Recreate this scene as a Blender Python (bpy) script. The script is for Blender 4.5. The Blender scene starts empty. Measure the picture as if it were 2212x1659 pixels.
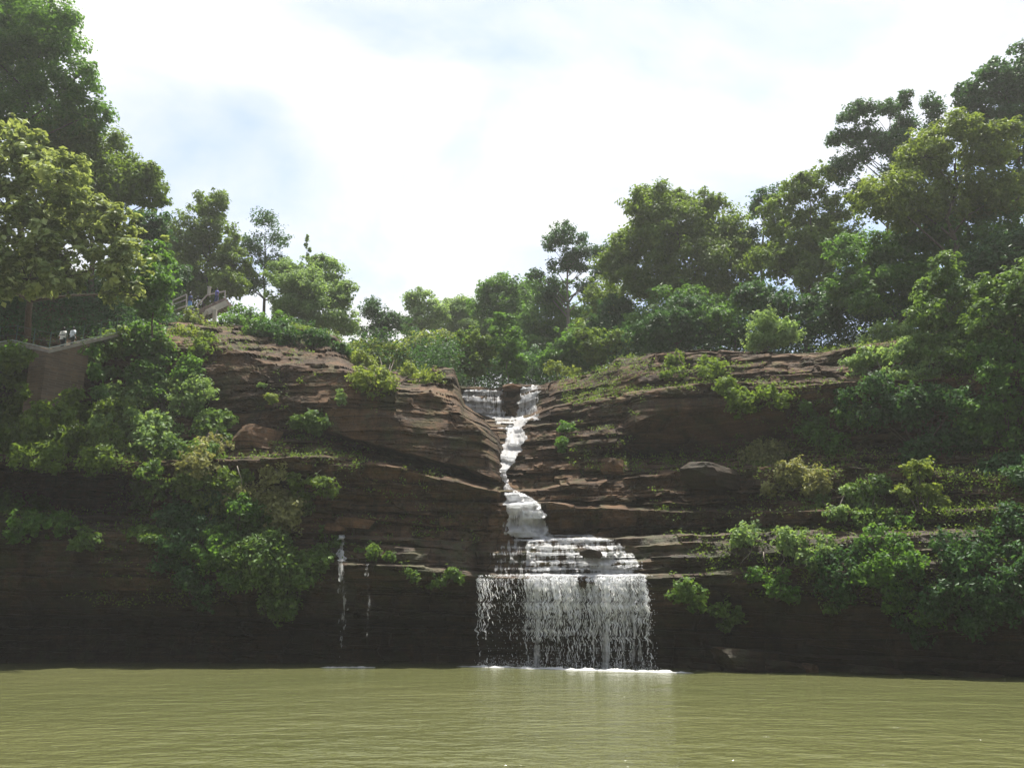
import bpy, bmesh, math, random
import numpy as np
from mathutils import Vector
random.seed(7)
rng = np.random.default_rng(11)
R = math.radians
sc = bpy.context.scene
COL = sc.collection

# ------------------------------------------------------------------ camera, sky, sun, exposure
F = 1916.0                       # focal length in the 2212 x 1659 frame the layout is measured in
PITCH = math.atan(496.0 / F)
CAM_H = 3.0
cam_d = bpy.data.cameras.new('camera')
cam_d.sensor_width = 36.0
cam_d.lens = 36.0 * F / 2212.0
cam_d.clip_end = 5000
cam = bpy.data.objects.new('camera', cam_d)
cam.location = (0, 0, CAM_H)
cam.rotation_euler = (R(90) + PITCH, 0, 0)
COL.objects.link(cam)
sc.camera = cam

SUN_EL, SUN_AZ = 76.0, 22.0      # azimuth from +Y, positive to the right: the sun stands behind the falls
sv = Vector((math.sin(R(SUN_AZ)) * math.cos(R(SUN_EL)), math.cos(R(SUN_AZ)) * math.cos(R(SUN_EL)), math.sin(R(SUN_EL))))
sun_d = bpy.data.lights.new('sun', 'SUN')
sun_d.energy = 5.0
sun_d.angle = R(0.5)
sun_d.color = (1.0, 0.95, 0.86)
sun = bpy.data.objects.new('sun', sun_d)
sun.rotation_euler = sv.to_track_quat('Z', 'Y').to_euler()
COL.objects.link(sun)

world = bpy.data.worlds.new('World')
sc.world = world
world.use_nodes = True
wn, wl = world.node_tree.nodes, world.node_tree.links
wn.clear()
wout = wn.new('ShaderNodeOutputWorld')
wbg = wn.new('ShaderNodeBackground')
sky = wn.new('ShaderNodeTexSky')
sky.sky_type = 'NISHITA'
sky.sun_disc = False
sky.sun_elevation = R(SUN_EL)
sky.sun_rotation = R(SUN_AZ)
sky.dust_density = 2.0
wbg.inputs['Strength'].default_value = 0.12
# thin bright summer cloud over most of the sky, blue showing faintly through
tc = wn.new('ShaderNodeTexCoord')
mp = wn.new('ShaderNodeMapping'); mp.inputs['Scale'].default_value = (1.0, 1.0, 1.9)
mp.inputs['Location'].default_value = (0.35, 0.0, 0.2)
nz = wn.new('ShaderNodeTexNoise'); nz.inputs['Scale'].default_value = 2.3; nz.inputs['Detail'].default_value = 7
nz.inputs['Roughness'].default_value = 0.55; nz.inputs['Distortion'].default_value = 0.35
cr = wn.new('ShaderNodeValToRGB')
cr.color_ramp.elements[0].position = 0.39; cr.color_ramp.elements[0].color = (0.16, 0.16, 0.16, 1)
cr.color_ramp.elements[1].position = 0.58; cr.color_ramp.elements[1].color = (1, 1, 1, 1)
mx = wn.new('ShaderNodeMix'); mx.data_type = 'RGBA'
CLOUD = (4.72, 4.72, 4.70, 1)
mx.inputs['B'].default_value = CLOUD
# cloud brighter on the sun side, dimmed behind camera to cut cliff fill
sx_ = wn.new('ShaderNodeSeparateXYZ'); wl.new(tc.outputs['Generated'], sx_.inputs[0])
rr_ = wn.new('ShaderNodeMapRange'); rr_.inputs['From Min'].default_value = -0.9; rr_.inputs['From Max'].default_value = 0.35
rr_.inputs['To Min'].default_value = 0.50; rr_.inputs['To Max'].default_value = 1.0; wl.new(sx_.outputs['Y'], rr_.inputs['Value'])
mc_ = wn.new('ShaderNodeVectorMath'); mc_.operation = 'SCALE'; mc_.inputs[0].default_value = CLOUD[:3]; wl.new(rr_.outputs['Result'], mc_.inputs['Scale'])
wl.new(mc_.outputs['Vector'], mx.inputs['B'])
wl.new(tc.outputs['Generated'], mp.inputs['Vector']); wl.new(mp.outputs['Vector'], nz.inputs['Vector'])
wl.new(nz.outputs['Fac'], cr.inputs['Fac']); wl.new(cr.outputs['Color'], mx.inputs['Factor'])
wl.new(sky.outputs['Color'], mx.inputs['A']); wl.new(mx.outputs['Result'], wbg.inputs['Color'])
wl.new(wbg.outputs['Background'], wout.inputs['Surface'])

sc.view_settings.view_transform = 'Standard'
sc.view_settings.look = 'None'
sc.view_settings.gamma = 1.0
sc.view_settings.use_curve_mapping = False
sc.view_settings.exposure = 1.0
sc.render.engine = 'CYCLES'
cy = sc.cycles
cy.max_bounces = 6; cy.diffuse_bounces = 3; cy.glossy_bounces = 2; cy.transmission_bounces = 3
cy.transparent_max_bounces = 12; cy.volume_bounces = 0
cy.use_denoising = True

# ------------------------------------------------------------------ helpers
CP, SP = math.cos(PITCH), math.sin(PITCH)
def at(x, y, Y):
    """the point that lies Y metres north of the camera on the sight line through layout point x, y"""
    x = np.asarray(x, float); y = np.asarray(y, float); Y = np.asarray(Y, float)
    a = (x - 1106.0) / F; u = (829.5 - y) / F
    dy = CP - SP * u; dz = SP + CP * u
    t = Y / dy
    return np.stack(np.broadcast_arrays(a * t, Y, CAM_H + dz * t), -1)
def V(x, y, Y): return Vector(at(x, y, Y).tolist())
def water_depth(y):
    u = (829.5 - np.asarray(y, float)) / F
    return -CAM_H / (SP + CP * u) * (CP - SP * u)

def _h(ix, iy, iz, s):
    h = (ix.astype(np.int64) * 374761393 + iy.astype(np.int64) * 668265263 + iz.astype(np.int64) * 2147483647 + s * 1274126177) & 0xFFFFFFFF
    h = ((h ^ (h >> 13)) * 1274126177) & 0xFFFFFFFF
    h = ((h ^ (h >> 16)) * 2246822519) & 0xFFFFFFFF
    return ((h ^ (h >> 15)) & 0xFFFFFF) / float(0xFFFFFF) * 2 - 1
def vn(x, y=0.0, z=0.0, s=0):
    x, y, z = np.broadcast_arrays(np.asarray(x, float), np.asarray(y, float), np.asarray(z, float))
    fx, fy, fz = np.floor(x), np.floor(y), np.floor(z)
    a, b, c = x - fx, y - fy, z - fz
    a = a * a * (3 - 2 * a); b = b * b * (3 - 2 * b); c = c * c * (3 - 2 * c)
    r = 0
    for i in (0, 1):
        for j in (0, 1):
            for k in (0, 1):
                w = (a if i else 1 - a) * (b if j else 1 - b) * (c if k else 1 - c)
                r = r + w * _h(fx + i, fy + j, fz + k, s)
    return r
def fbm(x, y=0.0, z=0.0, s=0, o=4, g=0.5):
    r = 0; a = 1.0; f = 1.0
    for i in range(o):
        r = r + a * vn(x * f, y * f, z * f, s + i * 31); a *= g; f *= 2.03
    return r

def tag(o, label=None, cat=None, group=None, kind=None):
    if label: o['label'] = label
    if cat: o['category'] = cat
    if group: o['group'] = group
    if kind: o['kind'] = kind
    return o
def link(name, me, mat=None, parent=None):
    o = bpy.data.objects.new(name, me); COL.objects.link(o)
    if mat is not None: me.materials.append(mat)
    if parent is not None:
        o.parent = parent
        o.matrix_parent_inverse.identity()
        if parent.type == 'EMPTY' or True:
            w = parent.location.copy(); q = parent
            while q.parent: q = q.parent; w += q.location
            o.location = -w if parent.parent is None else (0, 0, 0)
            if parent.parent is not None: o.location = (0, 0, 0)
    return o
def empty(name, loc):
    o = bpy.data.objects.new(name, None); o.location = loc; o.empty_display_size = 0.3
    COL.objects.link(o); return o
def quads_mesh(name, verts, quads, smooth=False, attrs=None):
    me = bpy.data.meshes.new(name)
    verts = np.asarray(verts, np.float32).reshape(-1, 3); quads = np.asarray(quads, np.int32).reshape(-1, 4)
    me.vertices.add(len(verts)); me.vertices.foreach_set('co', verts.ravel())
    me.loops.add(quads.size); me.loops.foreach_set('vertex_index', quads.ravel())
    me.polygons.add(len(quads))
    me.polygons.foreach_set('loop_start', np.arange(0, quads.size, 4, dtype=np.int32))
    me.polygons.foreach_set('use_smooth', np.full(len(quads), smooth))
    for k, (dom, typ, arr) in (attrs or {}).items():
        a = me.attributes.new(k, typ, dom)
        a.data.foreach_set('value' if typ == 'FLOAT' else 'vector', np.asarray(arr, np.float32).ravel())
    me.update(calc_edges=True)
    return me
def grid_quads(nr, nc):
    i = np.arange(nr - 1)[:, None] * nc + np.arange(nc - 1)[None, :]
    return np.stack([i, i + 1, i + nc + 1, i + nc], -1).reshape(-1, 4)

class MB:
    """collects boxes and tubes into one mesh"""
    def __init__(s): s.v = []; s.f = []
    def box(s, c, d, ax=None):
        X, Y, Z = ax or (Vector((1, 0, 0)), Vector((0, 1, 0)), Vector((0, 0, 1)))
        c = Vector(c); n = len(s.v)
        for k in (-1, 1):
            for a, b in ((-1, -1), (1, -1), (1, 1), (-1, 1)):
                s.v.append(c + X * a * d[0] / 2 + Y * b * d[1] / 2 + Z * k * d[2] / 2)
        s.f += [(n, n + 3, n + 2, n + 1), (n + 4, n + 5, n + 6, n + 7)]
        for i in range(4):
            j = (i + 1) % 4; s.f.append((n + i, n + j, n + 4 + j, n + 4 + i))
    def bar(s, a, b, w, h=None, up=Vector((0, 0, 1))):
        a, b = Vector(a), Vector(b); h = h or w
        Y = (b - a); L = Y.length; Y.normalize(); X = Y.cross(up)
        if X.length < 1e-4: X = Vector((1, 0, 0))
        X.normalize(); Z = X.cross(Y)
        s.box((a + b) / 2, (w, L, h), (X, Y, Z))
    def tube(s, pts, rad, n=6):
        pts = [Vector(p) for p in pts]; base = len(s.v)
        for i, p in enumerate(pts):
            d = (pts[min(i + 1, len(pts) - 1)] - pts[max(i - 1, 0)]).normalized()
            X = d.cross(Vector((0.3, 1, 0.1))).normalized(); Y = d.cross(X)
            for k in range(n):
                t = 2 * math.pi * k / n
                s.v.append(p + (X * math.cos(t) + Y * math.sin(t)) * rad[i])
        for i in range(len(pts) - 1):
            for k in range(n):
                a = base + i * n + k; b = base + i * n + (k + 1) % n
                s.f.append((a, b, b + n, a + n))
        s.f.append(tuple(base + k for k in range(n))[::-1]); s.f.append(tuple(base + (len(pts) - 1) * n + k for k in range(n)))
    def build(s, name, mat, parent=None, smooth=False):
        me = bpy.data.meshes.new(name); me.from_pydata([tuple(v) for v in s.v], [], s.f)
        if smooth: me.polygons.foreach_set('use_smooth', [True] * len(me.polygons))
        me.update(); return link(name, me, mat, parent)

# ------------------------------------------------------------------ materials
def new_mat(name):
    m = bpy.data.materials.new(name); m.use_nodes = True
    nt = m.node_tree; nt.nodes.clear()
    out = nt.nodes.new('ShaderNodeOutputMaterial')
    return m, nt.nodes, nt.links, out
def ramp(n, stops, interp='LINEAR'):
    r = n.new('ShaderNodeValToRGB'); r.color_ramp.interpolation = interp
    e = r.color_ramp.elements
    while len(e) < len(stops): e.new(0.5)
    for i, (p, c) in enumerate(stops):
        e[i].position = p; e[i].color = (c[0], c[1], c[2], 1) if hasattr(c, '__len__') else (c, c, c, 1)
    return r
def noise(n, l, src, scale, det=5, rough=0.55, dist=0.0, vscale=(1, 1, 1), loc=(0, 0, 0)):
    m = n.new('ShaderNodeMapping'); m.inputs['Scale'].default_value = vscale; m.inputs['Location'].default_value = loc
    t = n.new('ShaderNodeTexNoise'); t.inputs['Scale'].default_value = scale; t.inputs['Detail'].default_value = det
    t.inputs['Roughness'].default_value = rough; t.inputs['Distortion'].default_value = dist
    l.new(src, m.inputs['Vector']); l.new(m.outputs['Vector'], t.inputs['Vector'])
    return t.outputs['Fac']
def mixc(n, l, fac, a, b, mode='MIX'):
    m = n.new('ShaderNodeMix'); m.data_type = 'RGBA'; m.blend_type = mode
    for k, v in (('Factor', fac), ('A', a), ('B', b)):
        if hasattr(v, 'links'): l.new(v, m.inputs[k])
        elif k == 'Factor': m.inputs[k].default_value = v
        else: m.inputs[k].default_value = (*v, 1)
    return m.outputs['Result']
def math_(n, l, op, a, b=0.0, clamp=False):
    m = n.new('ShaderNodeMath'); m.operation = op; m.use_clamp = clamp
    for k, v in ((0, a), (1, b)):
        if hasattr(v, 'links'): l.new(v, m.inputs[k])
        else: m.inputs[k].default_value = v
    return m.outputs[0]

def rock_material(name, warm=1.0, wet=0.0, green=0.0, bright=1.0, tide=False):
    m, n, l, out = new_mat(name)
    tc = n.new('ShaderNodeTexCoord'); P = tc.outputs['Object']
    big = noise(n, l, P, 0.16, 4, 0.55, 0.4)
    col = ramp(n, [(0.30, (0.050 * bright, 0.040 * bright, 0.032 * bright)), (0.44, (0.135 * bright, 0.080 * bright, 0.043 * bright)),
                   (0.56, (0.220 * bright * warm, 0.124 * bright, 0.062 * bright)), (0.72, (0.17 * bright, 0.120 * bright, 0.080 * bright))])
    mid = noise(n, l, P, 0.9, 6, 0.6, 0.6, (1, 1, 2.2))
    l.new(math_(n, l, 'ADD', math_(n, l, 'MULTIPLY', big, 0.55), math_(n, l, 'MULTIPLY', mid, 0.45)), col.inputs['Fac'])
    # thin beds of different stone
    bed = noise(n, l, P, 1.0, 3, 0.7, 0.2, (0.06, 0.06, 5.5))
    bedr = ramp(n, [(0.36, 0.30), (0.46, 0.90), (0.58, 1.05), (0.66, 1.7)])
    l.new(bed, bedr.inputs['Fac'])
    c = mixc(n, l, 0.85, col.outputs['Color'], bedr.outputs['Color'], 'MULTIPLY')
    # black water stains running down
    st = noise(n, l, P, 0.55, 4, 0.6, 0.8, (1, 1, 0.16), (7, 3, 0))
    str_ = ramp(n, [(0.45, 1.0), (0.60, 0.30)]); l.new(st, str_.inputs['Fac'])
    c = mixc(n, l, 0.75, c, str_.outputs['Color'], 'MULTIPLY')
    # upright joints in the stone
    ck = noise(n, l, P, 1.0, 3, 0.55, 1.2, (1.5, 1.5, 0.22), (2, 5, 1)); ckr = ramp(n, [(0.485, 1.0), (0.498, 0.35), (0.511, 1.0)]); l.new(ck, ckr.inputs['Fac'])
    c = mixc(n, l, 0.8, c, ckr.outputs['Color'], 'MULTIPLY')
    # lichen grey and moss
    gr = noise(n, l, P, 2.4, 6, 0.7, 0.2, (1, 1, 1), (3, 9, 2)); grr = ramp(n, [(0.56, 0.0), (0.66, 0.55)]); l.new(gr, grr.inputs['Fac'])
    c = mixc(n, l, grr.outputs['Color'], c, (0.21 * bright, 0.19 * bright, 0.155 * bright))
    ms = noise(n, l, P, 0.7, 6, 0.65, 0.4, (1, 1, 1), (1, 2, 8)); msr = ramp(n, [(0.52 - 0.1 * green, 0.0), (0.64 - 0.1 * green, 0.25 + 0.6 * green)]); l.new(ms, msr.inputs['Fac'])
    c = mixc(n, l, msr.outputs['Color'], c, (0.045, 0.065, 0.018))
    fine = noise(n, l, P, 14, 5, 0.7)
    finer = ramp(n, [(0.3, 0.6), (0.7, 1.35)]); l.new(fine, finer.inputs['Fac'])
    c = mixc(n, l, 0.8, c, finer.outputs['Color'], 'MULTIPLY')
    if tide:                                           # damp, algae-blackened stone up to the terrace the water drips from
        sz = n.new('ShaderNodeSeparateXYZ'); l.new(P, sz.inputs[0])
        zz = math_(n, l, 'ADD', sz.outputs['Z'], math_(n, l, 'MULTIPLY', noise(n, l, P, 0.5, 4, 0.6), 2.2))
        tr_ = ramp(n, [(0.0, (0.50, 0.45, 0.32)), (1.0, (1, 1, 1))]); l.new(math_(n, l, 'DIVIDE', math_(n, l, 'SUBTRACT', zz, 4.8), 1.6, True), tr_.inputs['Fac'])
        c = mixc(n, l, 1.0, c, tr_.outputs['Color'], 'MULTIPLY')
    b = n.new('ShaderNodeBsdfPrincipled')
    l.new(c, b.inputs['Base Color'])
    b.inputs['Roughness'].default_value = 0.85 - 0.5 * wet
    b.inputs['Specular IOR Level'].default_value = 0.25 + 0.3 * wet
    bump = n.new('ShaderNodeBump'); bump.inputs['Strength'].default_value = 0.9; bump.inputs['Distance'].default_value = 0.12
    hb = math_(n, l, 'ADD', noise(n, l, P, 5, 8, 0.7, 0.3, (1, 1, 2.5)), math_(n, l, 'MULTIPLY', noise(n, l, P, 1.0, 4, 0.7, 0.1, (0.3, 0.3, 9)), 0.9))
    l.new(hb, bump.inputs['Height']); l.new(bump.outputs['Normal'], b.inputs['Normal'])
    l.new(b.outputs['BSDF'], out.inputs['Surface'])
    return m

def leaf_material(name, c0, c1, c2, trans=0.35):
    m, n, l, out = new_mat(name)
    c0, c1, c2 = [[c[0] * 1.62, c[1] * 1.85, c[2] * 1.45] for c in (c0, c1, c2)]; trans += 0.12
    a = n.new('ShaderNodeAttribute'); a.attribute_name = 'tint'
    r = ramp(n, [(0.0, c0), (0.55, c1), (1.0, c2)]); l.new(a.outputs['Fac'], r.inputs['Fac'])
    b = n.new('ShaderNodeBsdfPrincipled'); l.new(r.outputs['Color'], b.inputs['Base Color'])
    b.inputs['Roughness'].default_value = 0.5; b.inputs['Specular IOR Level'].default_value = 0.22
    t = n.new('ShaderNodeBsdfTranslucent')
    tcx = mixc(n, l, 0.5, r.outputs['Color'], (min(1, c2[0] * 1.5), min(1, c2[1] * 1.5), c2[2] * 0.6)); l.new(tcx, t.inputs['Color'])
    mxs = n.new('ShaderNodeMixShader'); mxs.inputs[0].default_value = trans
    l.new(b.outputs['BSDF'], mxs.inputs[1]); l.new(t.outputs['BSDF'], mxs.inputs[2]); l.new(mxs.outputs['Shader'], out.inputs['Surface'])
    return m
def plain(name, col, rough=0.8, var=0.25, scale=6.0, bump=0.0, spec=0.3):
    m, n, l, out = new_mat(name)
    tc = n.new('ShaderNodeTexCoord')
    f = noise(n, l, tc.outputs['Object'], scale, 6, 0.65)
    r = ramp(n, [(0.3, [v * (1 - var) for v in col]), (0.7, [min(1, v * (1 + var)) for v in col])]); l.new(f, r.inputs['Fac'])
    b = n.new('ShaderNodeBsdfPrincipled'); l.new(r.outputs['Color'], b.inputs['Base Color'])
    b.inputs['Roughness'].default_value = rough; b.inputs['Specular IOR Level'].default_value = spec
    if bump:
        bp = n.new('ShaderNodeBump'); bp.inputs['Strength'].default_value = bump; bp.inputs['Distance'].default_value = 0.05
        l.new(f, bp.inputs['Height']); l.new(bp.outputs['Normal'], b.inputs['Normal'])
    l.new(b.outputs['BSDF'], out.inputs['Surface']); return m

M_ROCK = rock_material('banded_rock', green=0.25, bright=0.55)
M_ROCK_LOW = rock_material('wet_mossy_rock', warm=0.9, wet=0.3, green=0.4, bright=0.46, tide=True)
M_ROCK_TAN = rock_material('weathered_rock', warm=1.05, bright=0.95)
M_BARK = plain('bark', (0.085, 0.068, 0.052), 0.9, 0.4, 8, 0.6)
M_BARK_PALE = plain('pale_bark', (0.20, 0.175, 0.145), 0.85, 0.3, 8, 0.5)
LEAF = {
    'olive':  leaf_material('olive_leaves', (0.030, 0.050, 0.012), (0.065, 0.095, 0.022), (0.12, 0.15, 0.035)),
    'mid':    leaf_material('green_leaves', (0.022, 0.048, 0.014), (0.045, 0.090, 0.022), (0.09, 0.15, 0.035)),
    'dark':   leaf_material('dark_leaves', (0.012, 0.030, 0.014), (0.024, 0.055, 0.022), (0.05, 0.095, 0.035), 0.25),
    'bright': leaf_material('bright_leaves', (0.020, 0.040, 0.011), (0.050, 0.086, 0.022), (0.12, 0.165, 0.052), 0.26),
    'yellow': leaf_material('yellow_green_leaves', (0.045, 0.065, 0.014), (0.095, 0.118, 0.028), (0.19, 0.20, 0.06), 0.3),
    'yolive':  leaf_material('yellow_olive_leaves', (0.034, 0.052, 0.013), (0.078, 0.100, 0.024), (0.15, 0.17, 0.045), 0.32),  # leaf colour between olive and yellow-green
    'broad':  leaf_material('broad_leaves', (0.022, 0.038, 0.012), (0.095, 0.115, 0.045), (0.30, 0.30, 0.16), 0.18),
    'pale':   leaf_material('pale_leaves', (0.050, 0.080, 0.038), (0.095, 0.135, 0.060), (0.17, 0.21, 0.10), 0.35),
    'dry':    leaf_material('dry_leaves', (0.075, 0.070, 0.035), (0.14, 0.13, 0.065), (0.23, 0.20, 0.11), 0.25),
}

# ------------------------------------------------------------------ rock walls of the gorge
_lb = np.cumsum(np.random.default_rng(5).choice([0.10, 0.14, 0.18, 0.25, 0.3, 0.4, 0.55, 0.8], 300)) - 12.0
def strata(X, Z, amp, s=0):
    """bed by bed offsets: each bed sticks out or back, broken into blocks along its length"""
    zz = Z + 0.035 * X + 0.55 * vn(X * 0.09, Z * 0.05, s=s + 3) + 0.06 * vn(X * 0.8, Z * 0.7, s=s + 4)
    k = np.searchsorted(_lb, zz)
    soft = vn(k * 3.7, X * 0.22, s=s) + 0.35 * vn(k * 5.1, X * 1.3, s=s + 1)
    w = 1.2 + 1.6 * np.abs(_h(k, k * 0, k * 0, s + 9))
    blk = _h(k, np.floor(X / w + 5 * _h(k, k * 0, k * 0, s + 12)), k * 0, s + 2)
    g = np.searchsorted(_lb, Z + 0.06 * X + 0.8 * vn(X * 0.07, Z * 0.05, s=s + 6)) // 4
    w2 = 2.2 + 2.6 * np.abs(_h(g, g * 0, g * 0, s + 19))
    big = _h(g, np.floor(X / w2 + 5 * _h(g, g * 0, g * 0, s + 22) + 0.25 * vn(Z * 1.3, X * 0.3, s=s + 30)), g * 0, s + 23)
    return amp * (0.42 * soft + 0.50 * blk + 0.62 * big)

def poly(xs, pts, c=1):
    p = np.array(pts, float); return np.interp(xs, p[:, 0], p[:, c])
def sm(v, a, b):
    t = np.clip((v - a) / (b - a), 0, 1); return t * t * (3 - 2 * t)
class Sheet:
    """a rock wall given as curves from foot to rim; each curve is (height line, distance line)"""
    def __init__(s, name, x0, x1, dx, curves, rowpx, amp, mat, seed=0, warp=3.0, ampf=None, back=0.0):
        xs = np.arange(x0, x1 + dx, dx); s.xs = xs
        ys, ds = [], []
        for k, (yp, dp) in enumerate(curves):
            y = yp(xs) if callable(yp) else poly(xs, yp)
            d = dp(xs) if callable(dp) else poly(xs, dp)
            y = y + warp * fbm(xs / 55.0, k * 7.3, s=seed, o=4) * (0.25 if k < 2 else 1.0)
            d = d + 0.35 * fbm(xs / 120.0, k * 3.1, s=seed + 50, o=3) * (0 if k < 2 else 1)
            d = d + back
            if ys: y = np.minimum(y, ys[-1] - 1.0)
            ys.append(y); ds.append(d)
        RY, RD = [ys[0]], [ds[0]]
        for k in range(len(ys) - 1):
            n = int(max(2, np.percentile(np.abs(ys[k + 1] - ys[k]), 85) / rowpx, min(14, np.percentile(np.abs(ds[k + 1] - ds[k]), 85) / 0.22)))
            for i in range(1, n + 1):
                t = i / n
                RY.append(ys[k] * (1 - t) + ys[k + 1] * t); RD.append(ds[k] * (1 - t) + ds[k + 1] * t)
        RY = np.array(RY); RD = np.array(RD)
        P = at(xs[None, :] + 0 * RY, RY, RD)
        a = amp if ampf is None else amp * ampf(xs[None, :] + 0 * RY, RY)
        off = strata(P[..., 0], P[..., 2], a, seed) + 0.28 * a * fbm(P[..., 0] * 0.7, P[..., 2] * 0.9, s=seed + 70, o=5, g=0.6)
        edge = np.clip((P[..., 2] + 0.3) / 1.0, 0.0, 1)
        P[..., 1] += off * edge
        P[..., 0] += 0.10 * fbm(P[..., 2] * 1.7, P[..., 0] * 0.8, s=seed + 90, o=3)
        s.P, s.RY = P, RY
        nr, nc = RY.shape
        me = quads_mesh(name, P.reshape(-1, 3), grid_quads(nr, nc))
        s.o = tag(link(name, me, mat), kind='structure')
        s.top = P[-1].copy()
    def point(s, x, y):
        c = int(np.clip(round((x - s.xs[0]) / (s.xs[1] - s.xs[0])), 0, len(s.xs) - 1))
        col = s.RY[:, c]                       # falls from foot to rim
        i = int(np.clip(np.searchsorted(-col, -y), 0, len(col) - 1))
        return Vector(s.P[i, c].tolist())

W = lambda x: poly(x, [(-700, 1437), (1000, 1437), (1420, 1449), (1700, 1456), (2212, 1471), (3000, 1496)])
DW = lambda x: water_depth(W(x))
def rel(base, pts): return lambda x: base(x) + poly(x, pts)
C6 = [(-700, 1092), (0, 1105), (300, 1120), (500, 1132), (700, 1137), (760, 1150), (1080, 1160), (1280, 1163), (1400, 1160), (1600, 1150), (2212, 1140), (3000, 1125)]
def shift(pts, dy): return [(x, y + dy) for x, y in pts]
L4 = [(-700, 1112), (0, 1122), (150, 1135), (300, 1155), (500, 1175), (720, 1212), (960, 1230), (1030, 1240), (1140, 1243), (1400, 1243), (1500, 1240), (1700, 1222), (2212, 1205), (3000, 1190)]
JUT = lambda x: 1.7 * sm(x, 690, 760) * sm(1034 - x, 0, 30)
def terrace(f, g):
    return (lambda x: poly(x, L4) * (1 - f) + poly(x, C6) * f, lambda x: DW(x) - JUT(x) * (1 - 0.25 * g) + poly(x, [(-700, 0.4), (700, 0.6), (1030, 1.1), (1410, 1.3), (1540, 1.7), (3000, 2.0)]) * (1 - g) + g * poly(x, [(-700, 2.0), (700, 2.3), (1030, 2.8), (1410, 2.7), (1540, 2.6), (3000, 2.6)]))
low = Sheet('cliff', -700, 3000, 2.6, [
    (lambda x: W(x) + 70, rel(DW, [(0, 3.2), (1, 3.2)])),
    (lambda x: W(x) - 4, rel(DW, [(0, 3.2), (1, 3.2)])),
    ([(-700, 1335), (300, 1338), (700, 1345), (1000, 1352), (1420, 1370), (1540, 1402), (1760, 1420), (2212, 1436), (3000, 1450)],
     rel(DW, [(-700, 4.1), (900, 4.1), (1030, 3.4), (1410, 3.4), (1540, 2.4), (1700, 2.1), (3000, 2.1)])),
    ([(-700, 1325), (300, 1328), (700, 1335), (1000, 1342), (1420, 1362), (1540, 1396), (1760, 1413), (2212, 1426), (3000, 1440)],
     rel(DW, [(-700, 0.8), (900, 0.8), (1030, 2.1), (1410, 2.5), (1540, 3.3), (1700, 3.1), (3000, 2.9)])),
    ([(-700, 1240), (500, 1255), (1000, 1275), (1420, 1300), (1600, 1330), (3000, 1330)],
     rel(DW, [(-700, -0.3), (900, -0.1), (1030, 1.7), (1410, 1.9), (1540, 2.1), (3000, 2.1)])),
    (shift(L4, 6), rel(lambda x: DW(x) - JUT(x), [(-700, -0.6), (700, -0.4), (1030, 0.4), (1410, 0.5), (1540, 1.1), (3000, 1.3)])),
    (L4, rel(lambda x: DW(x) - JUT(x), [(-700, -0.3), (700, -0.1), (1030, 0.4), (1410, 0.5), (1540, 1.4), (3000, 1.6)])),
    (shift(L4, -5), rel(lambda x: DW(x) - JUT(x), [(-700, 0.5), (700, 0.7), (1030, 1.2), (1410, 1.4), (1540, 1.8), (3000, 2.1)])),
    *[q for f0, f1 in ((0.16, 0.20), (0.37, 0.42), (0.58, 0.62), (0.78, 0.83)) for q in (terrace(f0, f0 * 0.72), terrace(f1, f1))],
    (shift(C6, 3), rel(DW, [(-700, 2.0), (700, 2.4), (1030, 2.9), (1410, 2.8), (1540, 2.7), (3000, 2.7)])),
    (shift(C6, -1), rel(DW, [(-700, 3.0), (700, 3.6), (1030, 4.0), (1410, 4.0), (1540, 3.4), (3000, 3.2)])),
], 1.9, 0.42, M_ROCK_LOW, 1, 3.0)

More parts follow.
